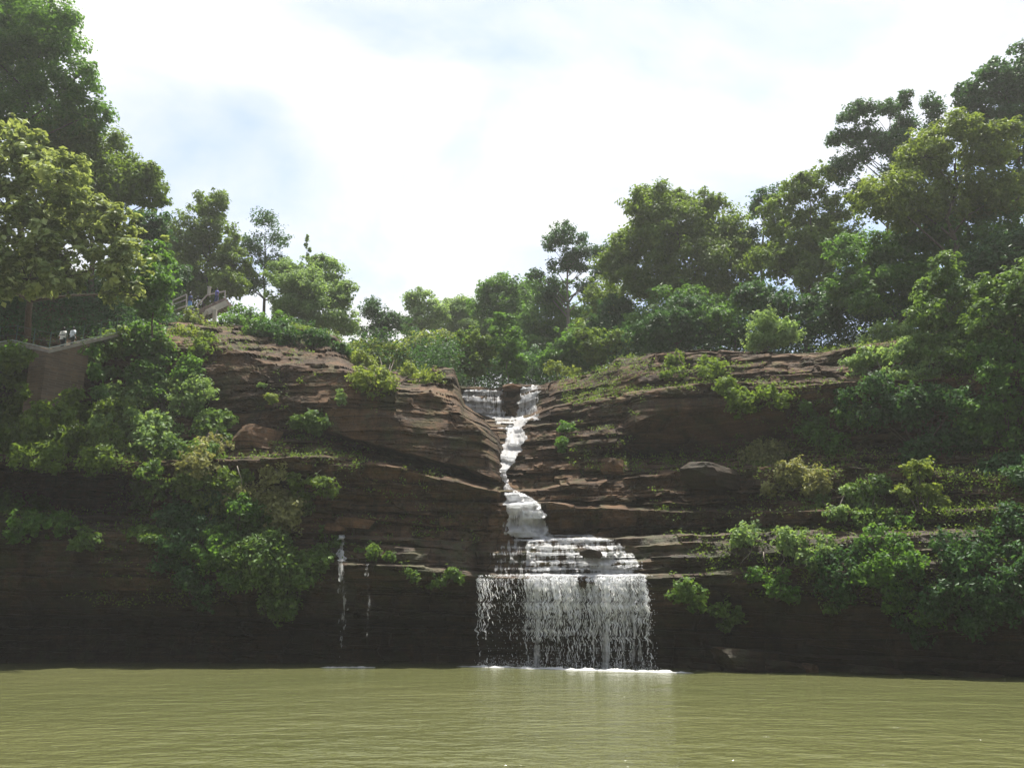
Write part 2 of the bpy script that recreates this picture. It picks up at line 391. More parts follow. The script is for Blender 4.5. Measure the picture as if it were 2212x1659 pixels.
# the great block left of the falls and the slope under the path
left = Sheet('cliff', -700, 1095, 2.4, [
    (shift(C6, 14), [(-700, 54.2), (1100, 54.6)]),
    ([(-700, 1085), (0, 1098), (300, 1112), (500, 1120), (700, 1125), (760, 1138), (1080, 1148), (1100, 1150)], [(-700, 61), (250, 61), (340, 54.6), (1100, 54.8)]),
    ([(-700, 1015), (0, 1012), (260, 1026), (330, 1055), (520, 1060), (720, 1080), (1100, 1082)], [(-700, 63.0), (250, 62.5), (340, 54.8), (1075, 55.0), (1095, 60)]),
    ([(-700, 1006), (0, 1003), (260, 1016), (330, 1045), (520, 1050), (720, 1070), (1100, 1075)], [(-700, 53.4), (250, 53.6), (340, 54.0), (1075, 54.6), (1095, 60)]),
    ([(-700, 984), (0, 984), (300, 1000), (500, 992), (700, 990), (860, 1012), (1080, 1064), (1100, 1068)], [(-700, 53.0), (500, 53.4), (1075, 54.0), (1095, 60)]),
    ([(-700, 979), (0, 979), (300, 995), (500, 986), (700, 984), (860, 1006), (1080, 1060), (1100, 1064)], [(-700, 54.8), (500, 55.2), (1075, 55.2), (1095, 61)]),
    ([(-700, 940), (0, 945), (300, 960), (500, 960), (700, 962), (860, 998), (1080, 1055), (1100, 1060)], [(-700, 55.6), (500, 56.0), (720, 56.6), (1075, 57.2), (1095, 62)]),
    ([(-700, 905), (0, 905), (300, 930), (500, 938), (700, 940), (860, 984), (1000, 1022), (1080, 1050), (1100, 1056)], [(-700, 57.4), (500, 57.4), (720, 58.6), (1000, 58.2), (1075, 58.0), (1095, 62)]),
    ([(-700, 898), (0, 898), (300, 922), (500, 928), (700, 930), (860, 972), (1000, 1010), (1080, 1040), (1100, 1048)], [(-700, 57.8), (500, 57.6), (640, 57.2), (720, 55.8), (860, 54.6), (1000, 54.4), (1060, 55.0), (1078, 57), (1095, 63)]),
    ([(-700, 830), (0, 840), (200, 850), (460, 855), (700, 872), (860, 905), (1000, 955), (1060, 992), (1100, 1020)], [(-700, 58.2), (200, 59.0), (460, 58.6), (600, 57.4), (700, 56.0), (860, 54.9), (1000, 54.7), (1055, 55.2), (1076, 57.2), (1095, 63)]),
    ([(-700, 775), (0, 772), (110, 772), (200, 760), (300, 745), (460, 745), (600, 790), (740, 800), (860, 846), (930, 852), (1000, 900), (1050, 942), (1082, 970), (1100, 985)], [(-700, 55.8), (0, 55.8), (108, 55.4), (200, 57.6), (300, 60), (460, 61), (600, 58.6), (740, 56.9), (930, 56.1), (1040, 55.6), (1076, 58.4), (1095, 64)]),
    ([(-700, 748), (0, 748), (110, 762), (200, 742), (300, 718), (350, 706), (460, 706), (560, 716), (680, 724), (725, 735), (742, 754), (770, 790), (850, 815), (920, 822), (936, 802), (978, 802), (993, 842), (1002, 878), (1050, 915), (1083, 952), (1100, 970)], [(-700, 55.5), (0, 55.5), (108, 54.7), (200, 57.2), (300, 61), (460, 68), (600, 67), (740, 64), (930, 62), (990, 61), (1050, 60), (1076, 61), (1095, 66)]),
    ([(-700, 738), (0, 738), (110, 750), (200, 732), (300, 708), (350, 700), (460, 702), (560, 712), (680, 720), (725, 731), (742, 750), (770, 786), (850, 811), (920, 818), (936, 798), (978, 798), (993, 838), (1002, 874), (1050, 911), (1083, 948), (1100, 966)], [(-700, 61.5), (0, 61.5), (108, 61), (300, 65.5), (460, 71), (600, 69), (740, 66), (930, 64), (990, 63), (1050, 62), (1076, 63), (1095, 67)]),
    ([(-700, 560), (0, 570), (150, 600), (300, 650), (345, 688), (460, 698), (560, 709), (680, 717), (725, 728), (742, 747), (770, 783), (850, 808), (920, 815), (936, 795), (978, 795), (993, 835), (1002, 871), (1050, 908), (1083, 945), (1100, 963)], [(-700, 64.5), (0, 64.5), (300, 69.5), (460, 75), (600, 71.5), (740, 68), (930, 66), (990, 65), (1050, 64), (1095, 69)]),
], 1.8, 0.62, M_ROCK, 2, 3.5, lambda x, y: 1 - 0.66 * sm(x, 600, 720) * sm(y - poly(x, [(600, 800), (740, 815), (930, 870), (1083, 975)]), 0, 30) * sm(poly(x, [(600, 930), (860, 985), (1000, 1020), (1083, 1050)]) - y, 0, 14), 2.7)

# ledges right of the falls, with the stream bed between the two walls
DR = lambda x: poly(x, [(900, 54), (1200, 54), (1500, 52), (2212, 42.6), (3000, 32)])
K4 = [(900, 1064), (1080, 1064), (1200, 1052), (1350, 1032), (1480, 1010), (1830, 1008), (2080, 1018), (2212, 1020), (3000, 1030)]
K8 = [(900, 906), (1120, 906), (1150, 900), (1200, 874), (1400, 843), (1550, 819), (1690, 833), (1950, 818), (2212, 800), (3000, 770)]
right = Sheet('cliff', 960, 3000, 2.4, [
    (shift(C6, 14), rel(DR, [(0, 0.6), (1, 0.6)])),
    (shift(C6, -6), rel(DR, [(0, 0.8), (1, 0.8)])),
    ([(900, 1090), (1195, 1088), (1230, 1097), (1500, 1105), (1700, 1110), (2212, 1100), (3000, 1090)], rel(DR, [(900, 0.6), (1200, 0.4), (1500, 0.2), (3000, 0.2)])),
    ([(900, 1085), (1195, 1083), (1230, 1091), (1500, 1099), (1700, 1104), (2212, 1094), (3000, 1084)], rel(DR, [(900, 1.8), (1200, 1.8), (1500, 1.5), (3000, 1.6)])),
    (shift(K4, 4), rel(DR, [(900, 2.2), (1500, 1.7), (3000, 1.8)])),
    (shift(K4, -3), rel(DR, [(900, 3.6), (1500, 3.2), (3000, 3.2)])),
    ([(900, 984), (1100, 984), (1350, 984), (1690, 976), (2212, 985), (3000, 990)], rel(DR, [(900, 6.5), (1110, 6.0), (1200, 4.6), (1340, 4.0), (1372, 7.2), (1695, 7.2), (1715, 4.4), (3000, 4.4)])),
    ([(900, 925), (1100, 925), (1300, 905), (1370, 915), (1450, 880), (1690, 885), (2212, 880), (3000, 880)], rel(DR, [(900, 11), (1110, 10.5), (1150, 7.5), (1300, 5.6), (1350, 5.4), (1372, 3.2), (1695, 3.2), (1712, 4.4), (3000, 4.4)])),
    (shift(K8, 4), rel(DR, [(900, 14), (1110, 13.5), (1200, 8.2), (1300, 6.4), (1400, 3.9), (1690, 3.3), (2212, 3.6), (3000, 3.6)])),
    (shift(K8, -3), rel(DR, [(900, 16.6), (1110, 16.4), (1200, 10.5), (1300, 8.4), (1400, 6.2), (1690, 5.2), (2212, 5.0), (3000, 5.0)])),
    ([(900, 852), (1120, 850), (1175, 848), (1310, 818), (1420, 788), (1530, 782), (1750, 788), (1900, 768), (2212, 724), (3000, 690)], rel(DR, [(900, 17.6), (1110, 17.4), (1200, 13), (1400, 8.4), (1690, 6.8), (2212, 6.4), (3000, 6.4)])),
    ([(900, 838), (1087, 839), (1110, 834), (1172, 835), (1182, 828), (1310, 802), (1330, 782), (1420, 768), (1530, 764), (1750, 770), (1900, 747), (2212, 692), (3000, 640)], rel(DR, [(900, 18.0), (1110, 17.8), (1200, 14), (1400, 9.4), (1690, 7.6), (2212, 7.4), (3000, 7.4)])),
    ([(900, 836), (1087, 837), (1110, 832), (1172, 833), (1182, 825), (1310, 798), (1330, 778), (1420, 763), (1530, 759), (1750, 765), (1900, 741), (2212, 684), (3000, 630)], rel(DR, [(900, 20), (1110, 20), (1200, 17.5), (1400, 12.4), (1690, 10.6), (2212, 10.4), (3000, 10)])),
], 1.8, 0.80, M_ROCK, 3, 2.6, lambda x, y: 1 - 0.72 * sm(x, 1360, 1390) * sm(1705 - x, 0, 25) * sm(y, 850, 870) * sm(985 - y, 0, 14), 2.7)
def on_cliff(x, y):
    if y > poly(x, C6): return low.point(x, y)
    if x < 1085 and y > poly(x, [(-700, 560), (0, 570), (150, 600), (300, 650), (345, 688), (460, 700), (725, 730), (742, 750), (850, 811), (978, 800), (1002, 875), (1083, 950), (1100, 966)]): return left.point(x, y)
    return right.point(max(x, 962), y)

# ground on top of the gorge, and the gorge walls that carry on round the pool
M_GROUND = plain('leaf_litter_ground', (0.10, 0.085, 0.05), 0.95, 0.4, 0.8, 0.5)
gp = []
topl = left.top[left.xs < 986][::12]; topr = right.top[right.xs > 990][::12]
rim = np.concatenate([topl, topr])
rows = [rim + np.array([0, 0.0, -0.05])]
for dist, up in ((4, 0.3), (12, 1.2), (30, 3.0), (80, 5), (260, 8)):
    r = rim.copy(); r[:, 1] += dist
    k = min(1, dist / 80.0)
    r[:, 2] = r[:, 2] * (1 - 0.6 * k) + np.mean(rim[:, 2]) * 0.6 * k + up + 0.5 * vn(r[:, 0] * 0.1, r[:, 1] * 0.1)
    r[:, 0] *= 1 + dist / 60.0
    rows.append(r)
G = np.array(rows)
tag(link('ground', quads_mesh('ground', G.reshape(-1, 3), grid_quads(G.shape[0], G.shape[1]), True), M_GROUND), kind='structure')

ring = [(float(low.P[1, 0, 0]) + 1.0, float(low.P[1, 0, 1]) + 2, 24), (-46, 36, 23), (-44, 12, 21), (-34, -8, 20), (-16, -18, 19), (6, -20, 19), (26, -14, 20), (38, 2, 21), (38, 18, 22),
        (float(low.P[1, -1, 0]) - 1.0, float(low.P[1, -1, 1]) + 2, 23)]
rp = np.array(ring, float)
tt = np.linspace(0, len(rp) - 1, 420)
cx = np.interp(tt, range(len(rp)), rp[:, 0]); cyy = np.interp(tt, range(len(rp)), rp[:, 1]); ch = np.interp(tt, range(len(rp)), rp[:, 2])
nx, ny = np.gradient(cyy), -np.gradient(cx); nn = np.hypot(nx, ny) + 1e-9; nx, ny = nx / nn, ny / nn
if nx[210] * (cx[210]) + ny[210] * (cyy[210] - 10) < 0: nx, ny = -nx, -ny
prof = [(0, -1.5)] + [(0.3 + 3.5 * t + 0.6 * vn(np.array(t * 9.0), s=5).item(), t) for t in np.linspace(0, 1, 60)] + [(9, 1.04), (25, 1.15), (120, 1.3)]
RR = []
for o_, hz in prof:
    z = (ch * hz if hz >= 0 else cx * 0 - 1.5)
    k = strata(cx + cyy, z, 0.5, 8) if 0 <= hz <= 1 else 0
    o2 = o_ + k
    RR.append(np.stack([cx + nx * o2, cyy + ny * o2, z], -1))
RR = np.array(RR)
tag(link('cliff', quads_mesh('cliff', RR.reshape(-1, 3), grid_quads(RR.shape[0], RR.shape[1])), M_ROCK), kind='structure')

# ------------------------------------------------------------------ water
m, n, l, out = new_mat('muddy_green_water')
tcw = n.new('ShaderNodeTexCoord'); PW = tcw.outputs['Object']
b = n.new('ShaderNodeBsdfPrincipled')
f1 = noise(n, l, PW, 0.05, 3, 0.5)
rw = ramp(n, [(0.3, (0.090, 0.098, 0.038)), (0.7, (0.118, 0.122, 0.050))]); l.new(f1, rw.inputs['Fac']); l.new(rw.outputs['Color'], b.inputs['Base Color'])
b.inputs['Roughness'].default_value = 0.12; b.inputs['IOR'].default_value = 1.38
wv = math_(n, l, 'ADD', noise(n, l, PW, 1.0, 4, 0.6, 0.3, (0.9, 1.3, 1)), math_(n, l, 'MULTIPLY', noise(n, l, PW, 1.0, 3, 0.55, 0.2, (0.20, 0.34, 1), (4, 0, 0)), 1.6))
wv = math_(n, l, 'ADD', wv, math_(n, l, 'MULTIPLY', noise(n, l, PW, 1.0, 2, 0.5, 0.1, (2.2, 3.6, 1), (1, 7, 0)), 0.32))
bp = n.new('ShaderNodeBump'); bp.inputs['Strength'].default_value = 1.0; bp.inputs['Distance'].default_value = 0.20
l.new(wv, bp.inputs['Height']); l.new(bp.outputs['Normal'], b.inputs['Normal']); l.new(b.outputs['BSDF'], out.inputs['Surface'])
M_WATER = m
me = quads_mesh('water', [(-80, -30, 0), (80, -30, 0), (80, 75, 0), (-80, 75, 0)], [(0, 1, 2, 3)])
tag(link('water', me, M_WATER), kind='structure')
me = quads_mesh('pool_bed', [(-80, -30, -1.6), (80, -30, -1.6), (80, 75, -1.6), (-80, 75, -1.6)], [(0, 1, 2, 3)])
tag(link('pool_bed', me, M_GROUND), kind='structure')

def fall_material(name, sx, sy, lo, hi):
    m, n, l, out = new_mat(name)
    a = n.new('ShaderNodeAttribute'); a.attribute_name = 'flow'
    d = n.new('ShaderNodeAttribute'); d.attribute_name = 'cover'
    s1 = noise(n, l, a.outputs['Vector'], 1.0, 5, 0.62, 0.35, (sx, sy, 1))
    s2 = noise(n, l, a.outputs['Vector'], 1.0, 4, 0.6, 0.8, (sx * 0.35, sy * 2.6, 1), (5, 3, 0))
    v = math_(n, l, 'ADD', math_(n, l, 'MULTIPLY', s1, 0.68), math_(n, l, 'MULTIPLY', s2, 0.32))
    v = math_(n, l, 'ADD', v, math_(n, l, 'MULTIPLY', math_(n, l, 'SUBTRACT', d.outputs['Fac'], 0.5), 0.62))
    r = ramp(n, [(lo, 0.0), (hi, 1.0)]); l.new(v, r.inputs['Fac'])
    b = n.new('ShaderNodeBsdfPrincipled'); b.inputs['Base Color'].default_value = (0.93, 0.94, 0.95, 1); b.inputs['Roughness'].default_value = 0.45
    t = n.new('ShaderNodeBsdfTranslucent'); t.inputs['Color'].default_value = (0.95, 0.96, 0.97, 1)
    bp = n.new('ShaderNodeBump'); bp.inputs['Strength'].default_value = 0.8; bp.inputs['Distance'].default_value = 0.15
    l.new(s1, bp.inputs['Height']); l.new(bp.outputs['Normal'], b.inputs['Normal'])
    m1 = n.new('ShaderNodeMixShader'); m1.inputs[0].default_value = 0.65; l.new(b.outputs['BSDF'], m1.inputs[1]); l.new(t.outputs['BSDF'], m1.inputs[2])
    tr = n.new('ShaderNodeBsdfTransparent'); m2 = n.new('ShaderNodeMixShader')
    l.new(r.outputs['Color'], m2.inputs[0]); l.new(tr.outputs['BSDF'], m2.inputs[1]); l.new(m1.outputs['Shader'], m2.inputs[2]); l.new(m2.outputs['Shader'], out.inputs['Surface'])
    return m
M_FALL = fall_material('falling_water', 4.6, 0.75, 0.46, 0.62)
M_LACE = fall_material('lacy_water', 5.0, 0.8, 0.44, 0.64)
M_FOAM = plain('white_foam', (0.85, 0.86, 0.86), 0.6, 0.06, 5, 0.8)

def surf_sheet(name, rowsdef, mat, parent, nx=60, ny=40, lift=0.14, cover=None, freefall=False, seed=0, rough=0.10, bed=False):
    """water lying on (or falling off) the rock: rowsdef = [(y, x_left, x_right)] from top to bottom"""
    rd = np.array(rowsdef, float)
    tt = np.linspace(0, len(rd) - 1, ny); ys = np.interp(tt, range(len(rd)), rd[:, 0])
    xl = np.interp(tt, range(len(rd)), rd[:, 1]); xr = np.interp(tt, range(len(rd)), rd[:, 2])
    Vv = np.zeros((ny, nx, 3)); fl = np.zeros((ny, nx, 3)); cv = np.zeros((ny, nx))
    for j in range(ny):
        jit = 4.5 * fbm(np.array([ys[j] / 9.0]), 1.0, s=seed, o=3)[0]; jit2 = 4.5 * fbm(np.array([ys[j] / 9.0]), 9.0, s=seed, o=3)[0]
        for i in range(nx):
            u = i / (nx - 1)
            x = (xl[j] + jit) * (1 - u) + (xr[j] + jit2) * u
            if freefall and j > 0:
                if j == 1 or True:
                    p0 = Vv[0, i]; depth = p0[1] - 0.10 - 0.45 * math.sqrt(j / ny) - 0.12 * math.sin(u * 23 + j * 0.15) * (j / ny)
                    p = at(x, ys[j], depth)
            else:
                q = right.point(max(x, 962), ys[j]) if bed else on_cliff(x, ys[j]); p = at(x, ys[j], q.y - lift)
            Vv[j, i] = p
            e = min(1, min(u, 1 - u) * 9)
            cv[j, i] = cover(x, ys[j], u, j / (ny - 1)) if cover else 0.75
            cv[j, i] *= 0.45 + 0.55 * e
    if not freefall:                                  # keep the water skin off the rock behind it
        for _ in range(2):
            Vv[1:-1, :, 1] = np.minimum(Vv[1:-1, :, 1], (Vv[:-2, :, 1] + Vv[2:, :, 1]) / 2 + 0.05)
            Vv[:, 1:-1, 1] = np.minimum(Vv[:, 1:-1, 1], (Vv[:, :-2, 1] + Vv[:, 2:, 1]) / 2 + 0.05)
    fl[..., 0] = Vv[..., 0]; fl[..., 1] = Vv[..., 2]; fl[..., 2] = seed * 3.3
    if rough: Vv[..., 1] -= rough * (fbm(Vv[..., 0] * 4.2, Vv[..., 2] * 3.1, s=seed, o=3) + 0.7 * vn(Vv[..., 0] * 6.0, Vv[..., 2] * 0.8, s=seed + 2))
    me = quads_mesh(name, Vv.reshape(-1, 3), grid_quads(ny, nx), True, {'flow': ('POINT', 'FLOAT_VECTOR', fl), 'cover': ('POINT', 'FLOAT', cv)})
    return link(name, me, mat, parent), Vv

wf = empty('waterfall', V(1222, 1446, 50.5))
tag(wf, 'white main waterfall dropping in tiers through the rock gap into the pool', 'waterfall', 'streams of water coming down the cliff')
surf_sheet('cascade', [(842, 1000, 1088), (852, 996, 1088), (862, 994, 1090), (880, 998, 1090), (892, 1020, 1092), (904, 1060, 1100)], M_LACE, wf, 60, 40, 0.25, lambda x, y, u, v: 0.63 + 0.14 * (u < 0.45), seed=1, bed=True)
surf_sheet('upper_fall', [(833, 1121, 1171), (845, 1120, 1170), (870, 1116, 1167), (895, 1113, 1163), (908, 1104, 1166)], M_FALL, wf, 40, 40, 0.3, lambda x, y, u, v: 0.78 - 0.14 * (1 - abs(2 * v - 1)), seed=2, bed=True)
surf_sheet('foaming_ledge', [(900, 1058, 1150), (908, 1064, 1150), (918, 1072, 1136), (924, 1076, 1126), (930, 1092, 1124)], M_FALL, wf, 60, 20, 0.4, lambda x, y, u, v: 0.70 + 0.25 * u, seed=3, bed=True)
surf_sheet('chute', [(922, 1102, 1124), (935, 1096, 1137), (950, 1090, 1135), (970, 1085, 1126), (985, 1083, 1118), (1000, 1082, 1108), (1020, 1079, 1098), (1032, 1080, 1098), (1045, 1088, 1101), (1056, 1088, 1106), (1064, 1089, 1128), (1072, 1094, 1150), (1082, 1092, 1160), (1090, 1084, 1165)], M_FALL, wf, 30, 90, 0.7, lambda x, y, u, v: 1.0, seed=4, bed=True)
surf_sheet('fan_fall', [(1080, 1084, 1160), (1090, 1079, 1170), (1103, 1077, 1176), (1112, 1078, 1190), (1122, 1078, 1186), (1135, 1079, 1194), (1150, 1080, 1190), (1158, 1090, 1200)], M_FALL, wf, 90, 50, 0.35,
           lambda x, y, u, v: (0.40 if u < 0.16 else (0.80 if u < 0.90 else 0.55)) + 0.10 * math.sin(u * 31) * (1 - v) + 0.12 * (v > 0.85) + 0.12 * (v < 0.15), seed=5)
surf_sheet('ledge_water', [(1155, 1100, 1285), (1161, 1105, 1300), (1168, 1120, 1330)], M_FALL, wf, 80, 12, 0.35, lambda x, y, u, v: 0.85, seed=6)
def cov_step(x, y, u, v):
    xl = 1142 - (y - 1165) * 0.1
    lip = max(math.exp(-((y - q) / 3.0) ** 2) for q in (1166, 1182, 1196, 1213, 1228, 1242))
    gapn = 0.30 * float(fbm(np.array(x * 0.045), y * 0.06, s=9, o=2))
    return (0.62 + gapn + 0.3 * lip + 0.08 * math.sin(x * 0.05 + y)) if x > xl else (0.42 + 0.14 * lip if x > 1080 else 0.36 + 0.12 * lip)
surf_sheet('stepped_cascade', [(1163, 1100, 1320), (1175, 1060, 1342), (1190, 1045, 1362), (1205, 1040, 1382), (1220, 1036, 1392), (1235, 1035, 1402), (1243, 1035, 1406)], M_FALL, wf, 190, 60, 0.3, cov_step, seed=7)
def cov_cur(x, y, u, v):
    if x < 1050: return 0.58 - 0.12 * v
    if x < 1138: return 0.50 - 0.34 * min(1, v * 1.6)
    return 0.95 - 4 * v if v < 0.08 else 0.60 + 0.2 * max(0, 0.3 - v) - 0.24 * min(1, v * 1.2) + 0.17 * float(vn(np.array(x * 0.045), 2.0)) + 0.14 * float(vn(np.array(x * 0.16), 5.0))
_, CUR = surf_sheet('lower_curtain', [(1242, 1034, 1408), (1260, 1034, 1411), (1340, 1034, 1416), (1449, 1034, 1421)], M_LACE, wf, 190, 60, 0.35, cov_cur, True, 8)
surf_sheet('inner_curtain', [(1243, 1140, 1404), (1260, 1140, 1406), (1340, 1140, 1410), (1445, 1140, 1412)], M_FALL, wf, 120, 50, 0.1, lambda x, y, u, v: 0.40 - 0.12 * v, True, 9)

def droplets(spots, name, parent, mat):
    vv, ff = [], []
    for (p, w, h) in spots:
        k = len(vv); a = random.uniform(0, 3.14); c, s_ = math.cos(a) * w, math.sin(a) * w
        for dx, dy, dz in ((c, s_, 0), (-s_, c, 0), (-c, -s_, 0), (s_, -c, 0)): vv.append((p[0] + dx, p[1] + dy, p[2] + dz))
        vv.append((p[0] + w * 0.3, p[1], p[2] + h)); vv.append((p[0] - w * 0.2, p[1], p[2] - h))
        for i in range(4):
            j = (i + 1) % 4; ff.append((k + i, k + j, k + 4)); ff.append((k + j, k + i, k + 5))
    me = bpy.data.meshes.new(name); me.from_pydata(vv, [], ff); me.update(); return link(name, me, mat, parent)
def strings(name, parent, mat, count):
    vv, ff = [], []
    for q in range(count):                             # each string of water wanders, thins and breaks up as it falls
        left_side = q < count * 0.11
        x = 1034 + 104 * random.random() ** 1.3 if left_side else 1138 + 268 * random.random()
        sd = random.random() * 99; v0 = random.random() * 0.3 if q % 3 else 0; v1 = random.uniform(0.5, 1.0); wd = random.uniform(0.006, 0.020); fr = random.uniform(3.0, 9.0)
        tilt = random.uniform(-0.5, 0.5); dy = random.gauss(-0.10, 0.14); prev = None
        for j in range(150):
            v = j / 149.0
            if v < v0 or v > v1: continue
            gap = float(vn(np.array(v * 34 + sd), sd)) < -0.55 + 1.0 * v + (0.25 if left_side else 0)
            xx = x + 5 * float(vn(np.array(v * fr + sd), sd)) * v + 2.6 * float(vn(np.array(v * fr * 5 + sd), sd, 3.0)) * (0.2 + v) + (x - 1240) * 0.03 * v
            c = int(np.clip((xx - 1034) / (1421 - 1034) * 189, 0, 189)); r = v * 59; r0 = int(r); r1 = min(59, r0 + 1)
            p = CUR[r0, c] * (1 - r + r0) + CUR[r1, c] * (r - r0)
            ex = (xx - 1034) / (1421 - 1034) * 189 - c; p = p + np.array([ex * 0.055, dy, 0])
            w_ = wd * (0.45 + 1.2 * abs(float(vn(np.array(v * fr * 9 + sd), sd, 7.0))))
            k = len(vv); vv += [(p[0] - w_, p[1] - w_ * tilt, p[2]), (p[0] + w_, p[1] + w_ * tilt, p[2] + 0.01)]
            if prev is not None and not gap: ff.append((prev, prev + 1, k + 1, k))
            prev = k
    me = bpy.data.meshes.new(name); me.from_pydata(vv, [], ff); me.update(); return link(name, me, mat, parent)
def white_water():
    m, n, l, out = new_mat('white_water')
    d = n.new('ShaderNodeBsdfDiffuse'); d.inputs['Color'].default_value = (0.95, 0.96, 0.97, 1); t = n.new('ShaderNodeBsdfTranslucent'); t.inputs['Color'].default_value = (0.95, 0.96, 0.97, 1)
    m1 = n.new('ShaderNodeMixShader'); m1.inputs[0].default_value = 0.5; l.new(d.outputs[0], m1.inputs[1]); l.new(t.outputs[0], m1.inputs[2]); l.new(m1.outputs[0], out.inputs['Surface']); return m
M_WHITE = white_water()
strings('strings', wf, M_WHITE, 760)
sp = []
for _ in range(1500):
    v = 0.3 + 0.7 * random.random(); x = 1036 + 384 * random.random() ** 0.8
    c = int(np.clip((x - 1034) / 387 * 189, 0, 189)); p = CUR[int(v * 59), c] + np.array([random.gauss(0, 0.08), random.gauss(-0.15, 0.2), 0])
    sp.append((p, random.uniform(0.008, 0.018), random.uniform(0.015, 0.05)))
for _ in range(900):                                   # splash thrown up where the water lands
    x = 1030 + 392 * random.random(); c = int(np.clip((x - 1034) / 387 * 189, 0, 189)); p = CUR[59, c].copy()
    p += np.array([random.gauss(0, 0.1), random.gauss(-0.2, 0.35), 0]); p[2] = abs(random.gauss(0, 0.22))
    sp.append((p, random.uniform(0.008, 0.022), random.uniform(0.01, 0.04)))
droplets(sp, 'spray', wf, M_WHITE)

def foam_strip(name, x0, x1, dep, parent, w=0.5, h=0.12, seed=0):
    nxx = int((x1 - x0) / 2); us = np.linspace(0, 1, nxx); vs = np.linspace(-1, 1, 9)
    Vv = np.zeros((9, nxx, 3))
    for i, u in enumerate(us):
        x = x0 + (x1 - x0) * u; fade = min(1, min(u, 1 - u) * 8)
        D = float(DW(x)) + dep
        X = (x - 1106) / F * (D / (CP - SP * (829.5 - 1440) / F))
        for j, q in enumerate(vs):
            ww = w * fade * (0.6 + 0.5 * float(fbm(np.array(X * 1.4), s=seed)))
            Vv[j, i] = (X, D + q * ww, 0.004 + h * fade * (1 - q * q) * (0.55 + 0.6 * float(fbm(np.array(X * 3.0), q * 1.7, s=seed + 4))))
    return link(name, quads_mesh(name, Vv.reshape(-1, 3), grid_quads(9, nxx), True), M_WHITE, parent)
foam_strip('foam', 985, 1500, -0.9, wf, 0.6, 0.11)
tk = empty('waterfall', V(738, 1437, 49))
tag(tk, 'thin trickle slipping over the ledge left of the main falls', 'waterfall', 'streams of water coming down the cliff')
surf_sheet('lip_trickle', [(1155, 728, 744), (1180, 730, 746), (1196, 728, 748), (1212, 732, 744)], M_FALL, tk, 16, 30, 0.3, lambda x, y, u, v: 0.85, seed=11)
surf_sheet('falling_trickle', [(1208, 731, 745), (1300, 730, 750), (1438, 730, 752)], M_LACE, tk, 16, 60, 1.3, lambda x, y, u, v: 0.50 - 0.14 * v, True, 12)
foam_strip('foam', 690, 800, -2.0, tk, 0.25, 0.05, 3)
tk2 = empty('waterfall', V(794, 1437, 49))
tag(tk2, 'faintest trickle, a single thread beside the small mossy ledge', 'waterfall', 'streams of water coming down the cliff')
surf_sheet('falling_trickle', [(1218, 790, 797), (1300, 791, 798), (1438, 791, 800)], M_LACE, tk2, 8, 60, 1.3, lambda x, y, u, v: 0.44 - 0.12 * v, True, 13)
foam_strip('foam', 775, 812, -2.0, tk2, 0.12, 0.03, 3)

# ------------------------------------------------------------------ foliage
def leaves_mesh(name, C, N, S, tint, aspect=0.58, droop=0.25, seed=0):
    rg = np.random.default_rng(seed); n_ = len(C)
    N = N / (np.linalg.norm(N, axis=1, keepdims=True) + 1e-9)
    rnd = rg.normal(size=(n_, 3)); rnd[:, 2] -= droop
    T = rnd - N * np.sum(rnd * N, 1, keepdims=True); T /= (np.linalg.norm(T, axis=1, keepdims=True) + 1e-9)
    B = np.cross(N, T); S = S[:, None]
    fold = N * S * 0.10
    v = np.stack([C - T * S * 0.5, C + B * S * aspect * 0.5 + fold, C + T * S * 0.5, C - B * S * aspect * 0.5 + fold], 1)
    q = np.arange(n_ * 4).reshape(-1, 4)
    return quads_mesh(name, v.reshape(-1, 3), q, False, {'tint': ('FACE', 'FLOAT', tint)})

def lobe_leaves(c, rad, leaf, dens, rg, clump=0.36, hang=0.0, hollow=0.5, up=0.45):
    """one bough of foliage: clusters of leaves spread over its outer shell, a few sprigs reaching beyond it"""
    rm = float(np.mean(rad))
    n_ = int(min(18000, 62 * dens * (rm / leaf) ** 2)) + 30
    mcl = int(np.clip(16 + 14 * rm / max(0.6, leaf * 3.5), 14, 70))
    d = rg.normal(size=(mcl, 3)); d /= np.linalg.norm(d, axis=1, keepdims=True); d[:, 2] = d[:, 2] * 0.9 + 0.12
    rr = hollow + (1.0 - hollow) * rg.random(mcl) ** 0.6
    far = rg.random(mcl) < 0.30; rr[far] *= rg.uniform(1.1, 1.5, far.sum())
    cc = d * rr[:, None] * rad * (1 - clump * 0.5)
    ctint = rg.normal(0, 0.20, mcl)
    cr_ = clump * rm * rg.uniform(0.45, 1.35, mcl); cr_[far] *= 0.62
    wgt = cr_ ** 2; wgt[far] *= 0.8; wgt /= wgt.sum()
    idx = rg.choice(mcl, n_, p=wgt)
    o = rg.normal(size=(n_, 3)); o /= np.linalg.norm(o, axis=1, keepdims=True) + 1e-9
    lump = 1 + 0.38 * vn(o[:, 0] * 2.6 + idx * 7.1, o[:, 1] * 2.6, o[:, 2] * 2.6, s=3)
    o *= (rg.random(n_) ** 0.40 * lump)[:, None] * cr_[idx][:, None]
    o[:, 2] *= 0.72
    if hang: o[:, 2] -= hang * rg.random(n_) ** 1.5 * rm
    inner = rg.random(n_) < 0.12                       # leaves further in, so that crowns are not hollow
    oo = np.clip(rg.normal(size=(n_, 3)), -1.5, 1.5) * 0.36
    C = np.where(inner[:, None], c + oo * rad, c + cc[idx] + o)
    N = 0.6 * o / (cr_[idx][:, None] + 1e-6) + 0.35 * d[idx] + rg.normal(size=(n_, 3)) * 0.40
    N[:, 2] += up
    S = leaf * rg.uniform(0.65, 1.35, n_)
    t = np.clip(0.5 + ctint[idx] + rg.normal(0, 0.19, n_), 0, 1)
    return C, N, S, t, c + cc

